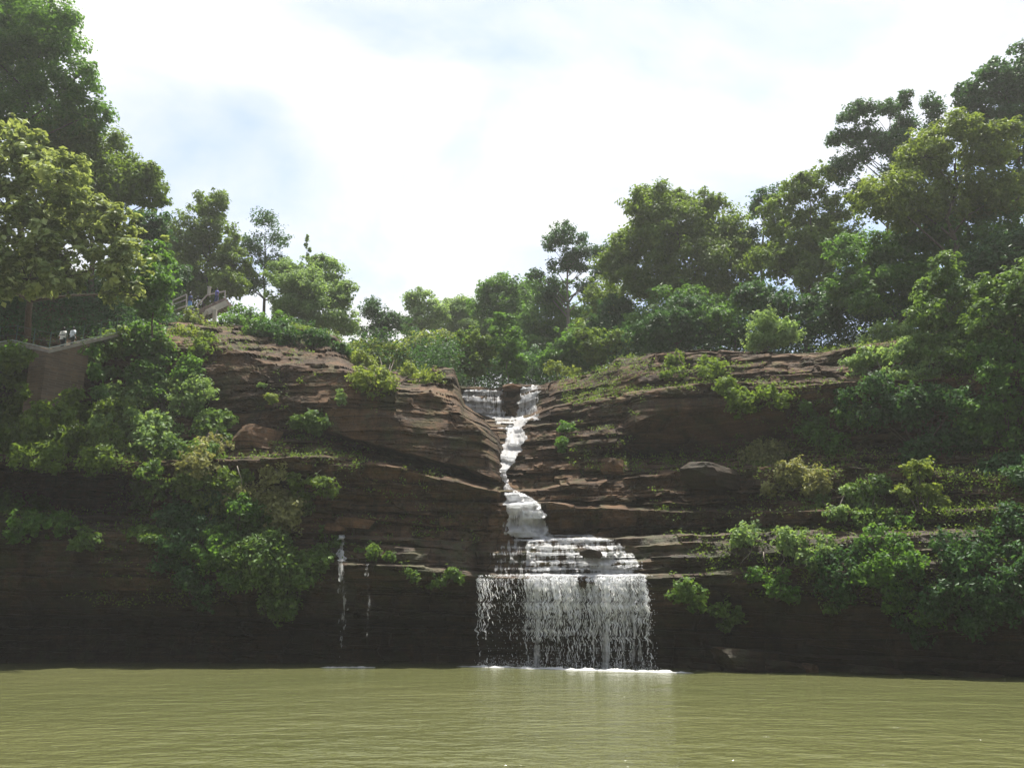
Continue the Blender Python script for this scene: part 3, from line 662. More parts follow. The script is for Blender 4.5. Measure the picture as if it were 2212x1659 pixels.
def crown(lobes, depth, leaf, dens, seed, hang=0.0, spread=0.8, clump=0.30, hollow=0.45, up=0.45, surf=False, grow=1.2, lift=0.35, split=0):
    if split:
        r0_ = np.random.default_rng(seed + 1); lobes = [(l_[0] + r0_.normal(0, 0.45) * l_[2], l_[1] + r0_.normal(0, 0.40) * l_[2], l_[2] * r0_.uniform(0.62, 0.9)) for l_ in lobes for _ in range(split)]
    rg = np.random.default_rng(seed); out_ = []; twigs = []; cs = []
    for lb in lobes:
        x, y, rx = lb[:3]; ry = lb[3] if len(lb) > 3 else rx * 0.85
        if surf: Yd = on_cliff(x, y).y - lift
        else: Yd = depth
        s = Yd / F * 1.04
        g_ = 1.28 if surf else grow
        rad = np.array([rx * s, (rx + ry) / 2 * s * (0.75 if surf else 1.0), ry * s]) * g_
        c = at(x, y, Yd)
        if surf: c[1] -= rad[1] * 0.55
        else: c[1] += rg.normal(0, spread * 0.45) * rad[1]
        L = lobe_leaves(c, rad, leaf, dens, rg, clump, hang, hollow, up)
        out_.append(L[:4]); twigs.append((c, L[4])); cs.append(c)
    return [np.concatenate([o[i] for o in out_]) for i in range(4)], twigs, cs

def limbs(mb, base, cs, twigs, r0, rg, wig=0.12):
    """a leading stem that climbs most of the way up the crown, with boughs leaving it at different heights"""
    base = Vector(base); cs = [Vector(c.tolist()) for c in cs]
    mean = sum(cs, Vector()) / len(cs); topz = max(c.z for c in cs); H = max(topz - base.z, 0.5)
    tip = Vector((mean.x * 0.6 + max(cs, key=lambda c: c.z).x * 0.4, mean.y, base.z + 0.86 * H))
    n_ = 7; stem = []
    for i in range(n_):
        t = i / (n_ - 1); p = base.lerp(tip, t) + Vector((rg.normal(0, wig) * H * 0.10, rg.normal(0, wig) * H * 0.06, 0)) * (0 if i == 0 else 1)
        stem.append(p)
    stem[0] += Vector((0, 0, -0.3))
    mb.tube(stem, [r0 * (1 - 0.78 * i / (n_ - 1)) for i in range(n_)], 8)
    for c, (cc, tw) in zip(cs, twigs):
        d_ = math.hypot(c.x - mean.x, c.y - mean.y)
        t = min(0.93, max(0.22, (c.z - base.z - 0.55 * d_ - 0.08 * H) / (0.86 * H))); k = t * (n_ - 1); i = int(k)
        root = stem[i].lerp(stem[min(n_ - 1, i + 1)], k - i); rr = r0 * (1 - 0.78 * t) * 0.62
        m1 = root.lerp(c, 0.4) + Vector((rg.normal(0, 0.10), rg.normal(0, 0.1), 0.10 - 0.05 * t)) * (c - root).length * 0.5
        mb.tube([root, m1, c], [rr, rr * 0.62, rr * 0.34], 6)
        for q0 in tw[:: max(1, len(tw) // 9)]:
            q0 = Vector(q0.tolist()); q = c.lerp(q0, 0.5) + Vector((rg.normal(0, 0.06), 0, 0.08)) * (q0 - c).length
            mb.tube([c, q, q0], [rr * 0.32, rr * 0.2, max(0.008, rr * 0.08)], 4)

SEED = [100]
def tree(label, lobes, depth, pal, base, leaf=0.27, dens=1.0, kw=None, bark=None, r0=None, name='tree', group='trees along the top of the gorge', base_depth=None):
    SEED[0] += 7; rg = np.random.default_rng(SEED[0])
    bd = base_depth or depth
    bpnt = V(base[0], base[1], bd)
    e = empty(name, bpnt); tag(e, label, 'tree', group)
    leaf *= 1.36 if pal != 'broad' else 1.1
    (C, N, S, t), tw, cs = crown(lobes, depth, leaf, dens, SEED[0], **(kw or {}))
    link('crown', leaves_mesh('crown', C, N, S, t, seed=SEED[0]), LEAF[pal], e)
    mb = MB(); H = max(c[2] for c in cs) - bpnt.z
    limbs(mb, bpnt, cs, tw, (r0 or max(0.10, 0.026 * H)) * 0.62, rg)
    mb.build('trunk', bark or M_BARK, e, True)
    return e
def bush(label, lobes, pal, leaf=0.20, dens=1.0, kw=None, name='bush', group='bushes rooted on the cliff ledges', cat='bush', stems=True):
    SEED[0] += 7; rg = np.random.default_rng(SEED[0])
    k = dict(surf=True, hollow=0.30, clump=0.33, hang=0.22, split=2); dens *= 0.62; k.update(kw or {})
    x0 = np.mean([l_[0] for l_ in lobes]); y1 = max(l_[1] + (l_[3] if len(l_) > 3 else l_[2] * 0.85) * 0.6 for l_ in lobes)
    root = on_cliff(x0, y1); e = empty(name, root); tag(e, label, cat, group)
    leaf *= 1.35
    (C, N, S, t), tw, cs = crown(lobes, 0, leaf, dens, SEED[0], **k)
    link('foliage', leaves_mesh('foliage', C, N, S, t, seed=SEED[0]), LEAF[pal], e)
    mb = MB()
    for c, (cc, w) in zip(cs, tw):
        c = Vector(c.tolist()); r_ = on_cliff(x0 * 0.3 + 0.7 * (c.x / c.y * 0 + x0), y1) if len(cs) == 1 else root
        mb.tube([r_ + Vector((0, 0.2, -0.1)), r_.lerp(c, 0.5) + Vector((0, -0.1, 0.1)), c], [0.05, 0.04, 0.025], 5)
        for q in w[:: max(1, len(w) // 7)]:
            q = Vector(q.tolist()); mb.tube([c, c.lerp(q, 0.55) + Vector((0, 0, 0.05)), q], [0.022, 0.015, 0.008], 4)
    mb.build('stem', M_BARK_PALE if pal in ('dry', 'pale') else M_BARK, e, True)
    return e
SP_ = dict(clump=0.34, hollow=0.25, grow=1.2, split=2)        # sparse, see-through crowns

EDGE = [(-260, 748, 57.7), (0, 742, 57.7), (30, 738, 57.7), (106, 755, 56.7), (200, 733, 59.2), (310, 708, 62.7)]
PATH_XY = [tuple(V(*q))[:2] for q in EDGE]
# trees along the rim, left to right
tree('tallest tree at the top left, dark green with sky gaps, cut by the frame', [(40, 30, 95), (120, 90, 85), (40, 130, 85), (160, 170, 60), (70, 225, 90), (165, 230, 55), (-60, 90, 110), (-80, 220, 110)], 64, 'mid', (40, 600), 0.24, 0.9, dict(clump=0.30), r0=0.45)
tree('olive rounded tree with a ragged drooping right side, below the tallest tree', [(150, 330, 80), (215, 330, 70), (235, 400, 85), (295, 400, 55), (170, 430, 80), (330, 425, 34), (320, 380, 30), (90, 330, 70)], 69, 'olive', (200, 640), 0.24, 1.0, r0=0.4)
tree('broad-leaved tree with large pale sunlit leaves overhanging the railed path', [(20, 310, 60), (70, 350, 65), (-40, 380, 90), (60, 430, 85), (150, 420, 70), (180, 480, 75), (60, 520, 90), (250, 490, 55), (270, 560, 70), (150, 560, 80), (-60, 540, 100), (60, 605, 62), (150, 612, 48), (-40, 620, 90), (240, 620, 44)], 55.5, 'broad', (60, 730), 0.44, 0.8, dict(clump=0.24, up=0.7), r0=0.4, base_depth=61.5)
tree('leafy small tree with glinting pale leaves hanging beside the dark path', [(330, 570, 42, 50), (345, 610, 38, 45), (300, 620, 45), (330, 660, 40)], 59.7, 'mid', (330, 720), 0.28, 0.8, r0=0.12)
tree('dark-topped tree with a rounded knob above the stairway', [(457, 445, 42, 38), (405, 520, 60), (470, 510, 52), (365, 540, 50), (440, 580, 60), (500, 570, 42), (390, 610, 50), (440, 640, 50), (500, 620, 40), (370, 660, 46)], 88, 'olive', (440, 690), 0.27, 1.0)
tree('thin see-through tree with bare forks just right of the stairway', [(568, 505, 36), (600, 540, 34), (545, 555, 38), (590, 590, 40), (535, 610, 36)], 92, 'dark', (570, 690), 0.19, 0.32, SP_)
tree('feathery pale green tree on the rim above the red-brown rock', [(695, 575, 42), (650, 600, 48), (720, 630, 46), (660, 650, 60), (700, 690, 50), (620, 650, 44), (610, 600, 36), (640, 700, 44), (740, 690, 34), (740, 640, 26)], 86, 'pale', (670, 720), 0.23, 1.0, dict(up=0.4))
tree('wispy sapling with a single spire above the feathery pale tree', [(664, 516, 3.5, 9), (661, 531, 4, 6), (669, 541, 4, 6), (664, 556, 5, 9)], 89, 'pale', (670, 715), 0.20, 0.8, r0=0.06)
tree('low open-branched tree with sky showing through, over the yellow-green bush', [(785, 668, 26), (812, 662, 24), (840, 682, 28), (800, 700, 30), (830, 715, 32), (860, 712, 26), (780, 722, 30), (812, 745, 36), (858, 748, 32), (885, 735, 24)], 94, 'dark', (815, 790), 0.2, 0.34, SP_)
tree('small hazy round-headed tree left of centre on the skyline', [(910, 655, 36, 30), (930, 690, 40), (890, 700, 36)], 108, 'pale', (915, 800), 0.27, 1.0)
tree('hazy flat-topped tree in the middle of the skyline', [(970, 665, 42, 30), (1005, 670, 38), (980, 710, 52), (1020, 720, 40)], 110, 'pale', (985, 800), 0.27, 1.0)
tree('light green low tree behind the left lip of the falls', [(930, 755, 48), (985, 765, 42), (890, 760, 36), (950, 800, 46)], 90, 'yellow', (940, 830), 0.24, 1.0)
tree('full dark round tree directly above the left upper cascade', [(1080, 625, 48, 38), (1060, 665, 48), (1115, 660, 50), (1140, 620, 30), (1090, 710, 58), (1050, 730, 44)], 101, 'mid', (1085, 830), 0.27, 1.1)
tree('tall airy tree with a forked trunk against the sky right of centre', [(1212, 512, 34, 28), (1188, 540, 28), (1235, 532, 30), (1262, 540, 30), (1245, 575, 32), (1300, 530, 34), (1160, 585, 26), (1290, 585, 40), (1205, 575, 26), (1260, 620, 36), (1190, 625, 30)], 92, 'dark', (1225, 800), 0.20, 0.42, SP_, M_BARK_PALE)
tree('bushy green tree filling the gap behind the right upper fall', [(1180, 700, 58), (1150, 760, 56), (1220, 760, 60), (1240, 690, 50), (1190, 640, 40)], 95, 'mid', (1180, 830), 0.27, 1.1)
tree('green understorey tree with a yellowish top above the upper fall', [(1310, 690, 56), (1280, 740, 52), (1340, 750, 54), (1300, 640, 46)], 88, 'olive', (1300, 805), 0.26, 1.1)
tree('great domed tree with small spiky tips, centre right skyline', [(1400, 455, 52, 44), (1465, 430, 46, 36), (1520, 440, 46, 40), (1380, 520, 66), (1460, 510, 76), (1560, 500, 66), (1600, 560, 56), (1500, 590, 80), (1400, 600, 70), (1590, 630, 60), (1335, 570, 48)], 82, 'olive', (1490, 770), 0.26, 1.15, r0=0.42)
tree('darker green tree under the great domed tree, trunk bare at the foot', [(1420, 690, 66), (1490, 680, 70), (1560, 700, 60), (1450, 735, 50)], 77, 'mid', (1525, 765), 0.25, 1.0, None, M_BARK_PALE, r0=0.22)
tree('thin twiggy tree with bare forked branches between the two big crowns', [(1635, 425, 26, 20), (1655, 460, 34), (1625, 500, 26)], 80, 'dark', (1650, 760), 0.2, 0.32, SP_, M_BARK_PALE)
tree('grey-green spreading tree with loose feathery boughs', [(1725, 410, 48, 36), (1770, 380, 34, 26), (1700, 460, 56), (1780, 460, 60), (1720, 530, 70), (1800, 540, 60), (1670, 570, 50), (1750, 610, 66)], 74, 'olive', (1740, 765), 0.24, 0.95, dict(clump=0.28), r0=0.36)
tree('shadowy understorey tree with a forked dark trunk on the right plateau', [(1690, 680, 60), (1760, 690, 60), (1640, 640, 46), (1810, 650, 50)], 69, 'dark', (1745, 762), 0.24, 1.0, r0=0.24)
tree('tall ragged tree with wind-blown twigs against bright sky at right', [(1850, 245, 34, 36), (1880, 265, 36), (1945, 205, 26, 26), (1930, 240, 30), (1985, 245, 32), (1960, 280, 40), (1830, 300, 34), (1870, 320, 44), (1920, 320, 50), (2010, 290, 44), (2000, 335, 50), (1840, 360, 40), (1900, 380, 54), (1960, 390, 60)], 74, 'dark', (1900, 740), 0.20, 0.60, SP_, None, 0.36)
tree('biggest tree on the right with a yellow-green sunlit top', [(2060, 300, 60, 40), (1990, 350, 60), (2120, 340, 56), (2160, 300, 44), (1900, 440, 66), (1980, 440, 76), (2080, 420, 80), (2170, 420, 66)], 62, 'yolive', (2040, 720), 0.24, 1.1, r0=0.5)
tree('deep green tree under the yellow-topped tree, crown reaching the plateau', [(1880, 550, 76), (1970, 540, 80), (2060, 530, 84), (2160, 520, 80), (1900, 640, 80), (1990, 640, 80), (1840, 620, 50)], 64, 'mid', (1920, 742), 0.24, 1.1, r0=0.36)
tree('almost black-green tree in the top right corner', [(2205, 150, 52, 46), (2125, 190, 46), (2080, 220, 34), (2180, 230, 62), (2110, 260, 46), (2210, 320, 64), (2260, 200, 90), (2290, 380, 100), (2210, 400, 50)], 70, 'dark', (2200, 700), 0.26, 1.1, r0=0.5)
tree('bright green leaning tree at the right edge below the dark slope trees', [(2060, 575, 34, 44), (2040, 630, 50), (2090, 640, 42), (2000, 680, 44)], 53, 'bright', (2050, 740), 0.20, 0.9, r0=0.14)
tree('lush bright green tree cut by the right edge of the frame', [(2180, 620, 54), (2210, 680, 60), (2140, 690, 50), (2250, 640, 80), (2280, 740, 80)], 50, 'bright', (2190, 800), 0.20, 0.95, r0=0.2)
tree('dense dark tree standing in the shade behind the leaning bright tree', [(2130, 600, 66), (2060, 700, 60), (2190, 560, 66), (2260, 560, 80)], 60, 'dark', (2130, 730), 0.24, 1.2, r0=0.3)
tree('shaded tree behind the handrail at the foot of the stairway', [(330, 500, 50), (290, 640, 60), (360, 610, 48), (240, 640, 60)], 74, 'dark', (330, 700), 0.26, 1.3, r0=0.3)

tree('dark thicket tree filling the gap right behind the upper left cascade', [(1010, 765, 44), (1065, 775, 46), (1120, 785, 42), (965, 800, 36), (1150, 800, 36)], 86, 'dark', (1060, 832), 0.25, 1.2)
tree('dark shaded tree at the centre of the plateau below the great domed tree', [(1300, 730, 50), (1370, 740, 50), (1420, 735, 46), (1330, 680, 50)], 84, 'dark', (1360, 775), 0.25, 1.2)
tree('slim green tree standing right over the dark lip between the upper falls', [(1095, 745, 34, 40), (1110, 790, 34), (1085, 700, 26)], 77, 'mid', (1098, 834), 0.22, 1.0, None, M_BARK_PALE, r0=0.12)
tree('dark low tree just behind the small round bush on the rim', [(1215, 770, 36), (1250, 785, 34), (1190, 780, 28), (1235, 740, 34)], 76, 'mid', (1222, 822), 0.22, 1.0, r0=0.14)
tree('olive low tree leaning over the rim left of the rock step', [(1290, 760, 34), (1320, 745, 30), (1275, 725, 30), (1350, 735, 28)], 74, 'olive', (1300, 802), 0.22, 1.0, r0=0.14)
tree('short green tree with pale trunk over the left cascade', [(1030, 790, 34), (1000, 775, 30), (1050, 750, 34), (1015, 740, 30)], 78, 'olive', (1025, 836), 0.22, 1.0, None, M_BARK_PALE, r0=0.12)
tree('dark green tree filling the plateau below the domed tree', [(1400, 720, 40), (1450, 715, 44), (1510, 725, 40), (1480, 670, 44)], 72, 'dark', (1460, 762), 0.22, 1.1, r0=0.16)
tree('shaded tree beside the pale-leaved rounded bush', [(1590, 715, 40), (1550, 700, 36), (1610, 670, 40)], 71, 'mid', (1585, 758), 0.22, 1.0, r0=0.15)
# bushes on the ledges
bush('yellow-green bush topping the great block left of the falls', [(775, 775, 36, 28), (820, 775, 48, 32), (865, 785, 46, 32), (905, 808, 38, 28), (840, 815, 56, 26), (785, 805, 40, 22)], 'yellow', 0.20, 0.9)
bush('small round light green bush on the rim just right of the upper fall', [(1205, 808, 24, 16)], 'yellow', 0.20, 1.0)
bush('yellow-green bush in front of the foot of the stairway', [(405, 708, 34, 24), (425, 722, 24, 16)], 'yellow', 0.24, 1.0)
bush('dark leafy bush below the concrete column of the stairway', [(510, 700, 34, 20), (560, 700, 36, 22), (620, 705, 30, 16)], 'mid', 0.20, 1.0)
bush('glossy bright-leaved bush hanging beside the brick wall', [(215, 770, 32, 28), (225, 800, 28, 26), (195, 755, 22, 16)], 'bright', 0.30, 0.9)
bush('big shaded bush between the brick wall and the brown rock', [(300, 770, 50, 40), (360, 760, 50, 38), (400, 790, 44, 36), (330, 820, 54, 36)], 'mid', 0.24, 1.1)
bush('deep green bush at the top of the slope under the dark path', [(330, 735, 40, 22), (280, 745, 36, 20), (430, 745, 34, 22)], 'olive', 0.24, 1.0)
bush('yellowish bush against the foot of the brick wall at the left edge', [(20, 790, 44, 36), (60, 830, 44, 36), (40, 870, 50, 34)], 'olive', 0.26, 1.1)
bush('low creeper spilling off the path edge at the far left', [(30, 765, 36, 16), (70, 780, 22, 16)], 'mid', 0.22, 0.9)
bush('greyish feathery bush beside the brown rock face', [(370, 860, 44, 34), (410, 880, 40, 30), (430, 840, 30, 24)], 'pale', 0.20, 0.9)
bush('sunlit yellow-green patch of bush on the left terrace', [(110, 900, 60, 26), (170, 905, 44, 24), (60, 905, 44, 28)], 'yellow', 0.26, 0.9)
bush('broad pale-leaved bush in the middle of the left slope', [(300, 910, 56, 34), (360, 925, 50, 34), (250, 930, 44, 30), (330, 960, 60, 30)], 'pale', 0.26, 1.1)
bush('leafy olive bush at the left edge above the cave', [(20, 940, 50, 30), (90, 950, 56, 30), (150, 965, 46, 26), (40, 980, 50, 20)], 'olive', 0.24, 1.1)
bush('spreading green bush left of the flat pink boulder', [(420, 940, 50, 34), (470, 915, 40, 26), (400, 975, 46, 28), (490, 945, 28, 24)], 'bright', 0.24, 0.9)
bush('dry greyish bush with bare twigs above the hanging shrubs', [(440, 990, 44, 26), (400, 1010, 34, 20)], 'dry', 0.20, 0.9)
bush('bright green shrub with upright leafy shoots beside the cave mouth', [(330, 1015, 26, 26), (315, 1050, 30, 26), (345, 1045, 28, 28), (310, 1085, 22, 18)], 'bright', 0.24, 0.9)
bush('mid green shrub on the ledge right of the upright leafy shoots', [(430, 1050, 46, 30), (490, 1040, 40, 28), (460, 1080, 40, 26), (520, 1030, 24, 18)], 'olive', 0.24, 1.0)
bush('weeping grey-green shrub with arching stems over the ledge', [(580, 1055, 44, 26), (540, 1080, 40, 28), (620, 1075, 40, 26), (590, 1105, 46, 30)], 'dry', 0.19, 1.0, dict(hang=0.5, clump=0.3))
bush('small shrub with thin bare sticks right of the weeping shrub', [(685, 1055, 30, 20), (665, 1075, 28, 20), (640, 1050, 24, 16)], 'olive', 0.20, 0.9)
bush('large dark curtain of creeper hanging nearly to the water', [(560, 1160, 56, 40), (620, 1170, 56, 40), (520, 1200, 50, 36), (590, 1225, 60, 40), (640, 1235, 46, 36), (600, 1280, 40, 32)], 'bright', 0.21, 1.1, dict(hang=0.4))
bush('mossy green bush beside the thin trickle', [(700, 1175, 30, 30), (690, 1215, 26, 26), (715, 1150, 20, 14)], 'bright', 0.20, 1.0)
bush('shadowed bush under the upright leafy shoots', [(400, 1120, 50, 36), (450, 1150, 50, 40), (400, 1175, 40, 28), (480, 1100, 40, 30)], 'dark', 0.22, 1.2, dict(hang=0.3))
bush('straggling dark creeper below the shadowed bush', [(460, 1210, 40, 30), (500, 1240, 40, 28), (430, 1190, 26, 20)], 'mid', 0.20, 0.9, dict(hang=0.4))
bush('lowest leafy bush at the left edge, in front of the dark cave', [(30, 1110, 46, 28), (90, 1105, 40, 24), (130, 1130, 36, 22), (60, 1140, 40, 20)], 'mid', 0.24, 1.1)
bush('pale tip of trailing bush drooping from the lower left ledge', [(150, 1150, 34, 22), (190, 1160, 30, 18), (165, 1180, 22, 16)], 'bright', 0.22, 0.9)
bush('small bright tuft of leaves alone on the lower left ledge', [(315, 1150, 28, 18), (335, 1165, 20, 14)], 'bright', 0.20, 1.0)
bush('bright green shrub growing from the face of the great block', [(680, 895, 28, 22), (670, 920, 32, 24), (700, 915, 24, 22)], 'bright', 0.20, 0.9)
bush('tiny yellow shrub high on the brown rock face', [(595, 860, 18, 14)], 'yellow', 0.18, 0.9)
bush('spindly pale plant dangling from the brown rock face', [(568, 830, 9, 18)], 'pale', 0.18, 0.9)
bush('light green sprig under the top of the great block', [(745, 860, 14, 10), (735, 855, 10, 8)], 'pale', 0.16, 0.8)
bush('small leafy shrub on the ledges right of the chute', [(1225, 935, 24, 18), (1210, 960, 18, 16)], 'mid', 0.18, 0.9)
bush('pale-leaved rounded bush on the plateau edge, right of centre', [(1650, 715, 40, 28), (1680, 745, 40, 26), (1625, 745, 34, 24)], 'pale', 0.20, 1.1)
bush('weedy scrub along the sunlit ledge above the dark overhang', [(1560, 845, 34, 18), (1620, 860, 40, 18), (1670, 850, 26, 20)], 'olive', 0.18, 0.8)
bush('tufts of scrub below the rim of the right plateau', [(1480, 795, 30, 16), (1540, 800, 34, 18), (1440, 800, 22, 12)], 'olive', 0.18, 0.8)
bush('silvery green bush with glinting leaves on the right slope', [(1900, 755, 54, 32), (1950, 770, 50, 34), (1870, 785, 40, 28), (1960, 805, 46, 28)], 'pale', 0.20, 1.1)
bush('bright leafy bush on the right slope beside the silvery one', [(2040, 735, 56, 36), (2090, 760, 50, 36), (2020, 775, 50, 30)], 'bright', 0.20, 1.0)
bush('deep green bush hanging down at the right edge above the ledge', [(2130, 820, 60, 50), (2190, 800, 60, 50), (2110, 890, 54, 46), (2180, 890, 60, 50), (2150, 950, 50, 40), (2260, 860, 80, 80)], 'mid', 0.20, 1.1, dict(hang=0.2))
bush('blue-green bush at the right edge on the long ledge', [(2140, 1000, 36, 24), (2185, 1020, 44, 28), (2240, 1010, 50, 40)], 'dark', 0.20, 1.2)
bush('scattered creeper on the shaded rock right of the overhang', [(1760, 930, 36, 18), (1800, 960, 40, 16), (1740, 880, 20, 12), (1850, 900, 40, 20)], 'mid', 0.18, 0.7)
bush('black-green creeper in the hollow at far right', [(1940, 900, 50, 40), (2010, 930, 50, 40), (1960, 960, 44, 26)], 'dark', 0.20, 0.8)
bush('dry brownish scrub on the ledge right of the dark square boulder', [(1660, 1010, 50, 18), (1720, 1020, 46, 20), (1690, 1045, 40, 18), (1750, 1050, 30, 20)], 'dry', 0.17, 1.0)
bush('tall yellow-green shrub with a pointed top on the right ledge', [(1968, 1005, 20, 26), (1985, 1045, 34, 30), (2020, 1070, 34, 28), (1960, 1075, 32, 26), (2010, 1110, 34, 26)], 'yellow', 0.18, 1.0)
bush('leafy shrub just left of the pointed yellow-green shrub', [(1880, 1060, 36, 26), (1860, 1090, 36, 24), (1900, 1110, 34, 26)], 'bright', 0.18, 1.0)
bush('sprinkled pale-leaved shrub under the dry brownish scrub', [(1770, 1085, 24, 20), (1800, 1110, 28, 20), (1830, 1080, 22, 16)], 'pale', 0.18, 0.8)
bush('greyish shrub with roots over the lower right ledge', [(1650, 1165, 40, 20), (1700, 1180, 36, 22), (1780, 1170, 36, 28), (1740, 1200, 34, 20)], 'pale', 0.18, 0.9)
bush('shaded shrub below the pointed yellow-green shrub', [(1880, 1160, 46, 34), (1940, 1150, 40, 30), (1960, 1190, 40, 34), (1900, 1210, 40, 30)], 'mid', 0.18, 0.7, dict(hang=0.5, clump=0.26))
bush('drooping dark creeper over the lower right cliff face', [(2040, 1180, 46, 40), (2100, 1210, 50, 44), (2050, 1250, 44, 36), (2150, 1160, 50, 40)], 'dark', 0.19, 0.8, dict(hang=0.4))
bush('speckled creeper low on the right cliff', [(1860, 1260, 34, 22), (1930, 1290, 40, 24), (2000, 1320, 34, 20)], 'mid', 0.17, 0.55, dict(hang=0.4))
bush('faint dark creeper at the lower right edge', [(2120, 1300, 44, 30), (2180, 1260, 44, 34), (2200, 1180, 40, 40)], 'dark', 0.19, 0.7, dict(hang=0.4))
bush('bright arching fern clump right of the lower curtain', [(1490, 1275, 30, 16), (1520, 1285, 34, 20), (1550, 1310, 24, 20), (1460, 1285, 16, 10)], 'bright', 0.17, 1.0)
bush('lower bright tuft trailing from the arching fern clump', [(1585, 1325, 18, 16), (1575, 1345, 16, 14)], 'bright', 0.17, 1.0)
bush('lone sprig of leaves low on the right face', [(1795, 1320, 20, 12)], 'bright', 0.16, 0.6)
bush('mossy tuft under the ledge left of the falls, long and hanging', [(893, 1235, 14, 22)], 'bright', 0.16, 1.0, dict(hang=0.8))
bush('row of small ferns under the ledge nearest the lower curtain', [(955, 1240, 20, 12), (985, 1235, 16, 10), (940, 1258, 12, 14)], 'bright', 0.16, 0.9, dict(hang=0.5))
bush('rounded moss cushion under the ledge right of the thin trickle', [(820, 1200, 18, 14), (845, 1195, 14, 10)], 'bright', 0.16, 1.0, dict(hang=0.5))
bush('small moss cushion beside the thin trickle', [(775, 1192, 10, 12)], 'bright', 0.16, 1.0, dict(hang=0.6))

bush('leafy tangle hiding the foot of the brick wall', [(90, 885, 36, 18), (140, 885, 36, 18), (175, 872, 26, 18), (56, 840, 16, 22)], 'olive', 0.24, 1.0, dict(lift=5.6))
bush('shadowy creeper swallowing the right end of the brick wall', [(214, 800, 20, 34), (215, 845, 24, 20), (208, 762, 12, 16)], 'mid', 0.24, 1.1, dict(lift=3.4))
bush('bushy creeper at the left edge just under the path kerb', [(-10, 790, 60, 34), (40, 800, 40, 34), (62, 775, 24, 18)], 'olive', 0.24, 1.0, dict(lift=3.4))

bush('wide dark green shrubbery under the deep green hanging bush', [(1850, 850, 44, 24), (1900, 870, 50, 28), (1960, 855, 50, 28), (2020, 870, 50, 34), (2070, 930, 46, 36), (2080, 975, 44, 20)], 'dark', 0.18, 0.8, dict(hang=0.5, clump=0.26))
bush('loose leafy veil on the lower right face above the speckled creeper', [(1800, 1225, 40, 24), (1860, 1215, 40, 22), (1830, 1260, 36, 20), (1780, 1255, 26, 18), (1940, 1245, 40, 22)], 'dark', 0.17, 0.55, dict(hang=0.6, clump=0.24))
bush('dim trailing greenery low at the right edge of the pool', [(2040, 1320, 44, 24), (2100, 1345, 44, 22), (2160, 1330, 44, 26), (2210, 1300, 50, 40), (1960, 1345, 36, 16)], 'dark', 0.18, 0.8, dict(hang=0.4))
bush('sparse mossy plants on the lower right face next to the arching fern', [(1630, 1245, 24, 18), (1660, 1270, 26, 16), (1700, 1255, 26, 16), (1720, 1290, 24, 14)], 'mid', 0.16, 0.6, dict(hang=0.4))
bush('dark trailing ivy left of the large creeper, low over the pool', [(420, 1240, 34, 22), (380, 1215, 30, 18), (450, 1270, 30, 20)], 'dark', 0.18, 0.8, dict(hang=0.4))
bush('leafy lower skirt of the slope between the cave and the creeper', [(500, 1120, 44, 34), (540, 1140, 40, 30), (480, 1165, 36, 28)], 'mid', 0.21, 1.0, dict(hang=0.4, lift=0.9))
bush('olive brush covering the foot of the slope at the far left', [(190, 985, 46, 22), (240, 970, 44, 24), (110, 985, 44, 18), (10, 975, 46, 20)], 'olive', 0.22, 0.9)
bush('shaggy olive shrub between the brick wall and the terrace', [(150, 930, 44, 22), (200, 895, 40, 22), (250, 880, 44, 24), (300, 870, 44, 24)], 'olive', 0.22, 1.0)

bush('dark low shrubs along the jagged top edge of the red-brown rock', [(600, 712, 34, 16), (650, 722, 38, 18), (700, 728, 34, 18), (730, 745, 22, 16)], 'dark', 0.20, 1.2, dict(lift=0.8))

# weeds and grass in the cracks: far too many to count
SC = []
for sh, seed, keep in ((low, 21, 0.030), (left, 22, 0.045), (right, 23, 0.050)):
    rg = np.random.default_rng(seed)
    P = sh.P; nr, nc, _ = P.shape
    up_ = np.zeros((nr, nc)); up_[1:-1] = (P[2:, :, 1] - P[:-2, :, 1]) / (np.abs(P[2:, :, 2] - P[:-2, :, 2]) + 0.05)
    mask = (fbm(P[..., 0] * 0.16, P[..., 2] * 0.30, s=seed, o=3) + 0.35 * np.clip(up_, -1, 2.0) + 0.22 * (P[..., 0] > 11) + 0.20 * (P[..., 0] < -15)) > 0.56
    if sh is low: mask &= P[..., 2] > 3.5
    mask &= ~((np.abs(P[..., 0] - 3.5) < 5.6) & (P[..., 2] < 12)); mask &= ~((np.abs(P[..., 0] + 0.3) < 4.2) & (P[..., 2] >= 9))
    pick = P[mask & (rg.random((nr, nc)) < keep)]
    SC.append(pick)
SC = np.concatenate(SC)
rg = np.random.default_rng(77)
SC = SC[rg.permutation(len(SC))[:17000]]
k = rg.integers(5, 13, len(SC)); idx = np.repeat(np.arange(len(SC)), k)
C = SC[idx] + rg.normal(0, 1, (len(idx), 3)) * np.array([0.20, 0.14, 0.13]) + np.array([0, -0.12, 0.08])
N = rg.normal(size=(len(idx), 3)) * 0.6 + np.array([0, -0.3, 0.7])
tint = np.clip(0.5 + rg.normal(0, 0.25, len(SC))[idx] + rg.normal(0, 0.12, len(idx)), 0, 1)
tag(link('undergrowth', leaves_mesh('undergrowth', C, N, rg.uniform(0.10, 0.24, len(idx)), tint, 0.45, seed=5), LEAF['olive']), 'weeds and grass growing in cracks of the cliff', 'weeds', kind='stuff')

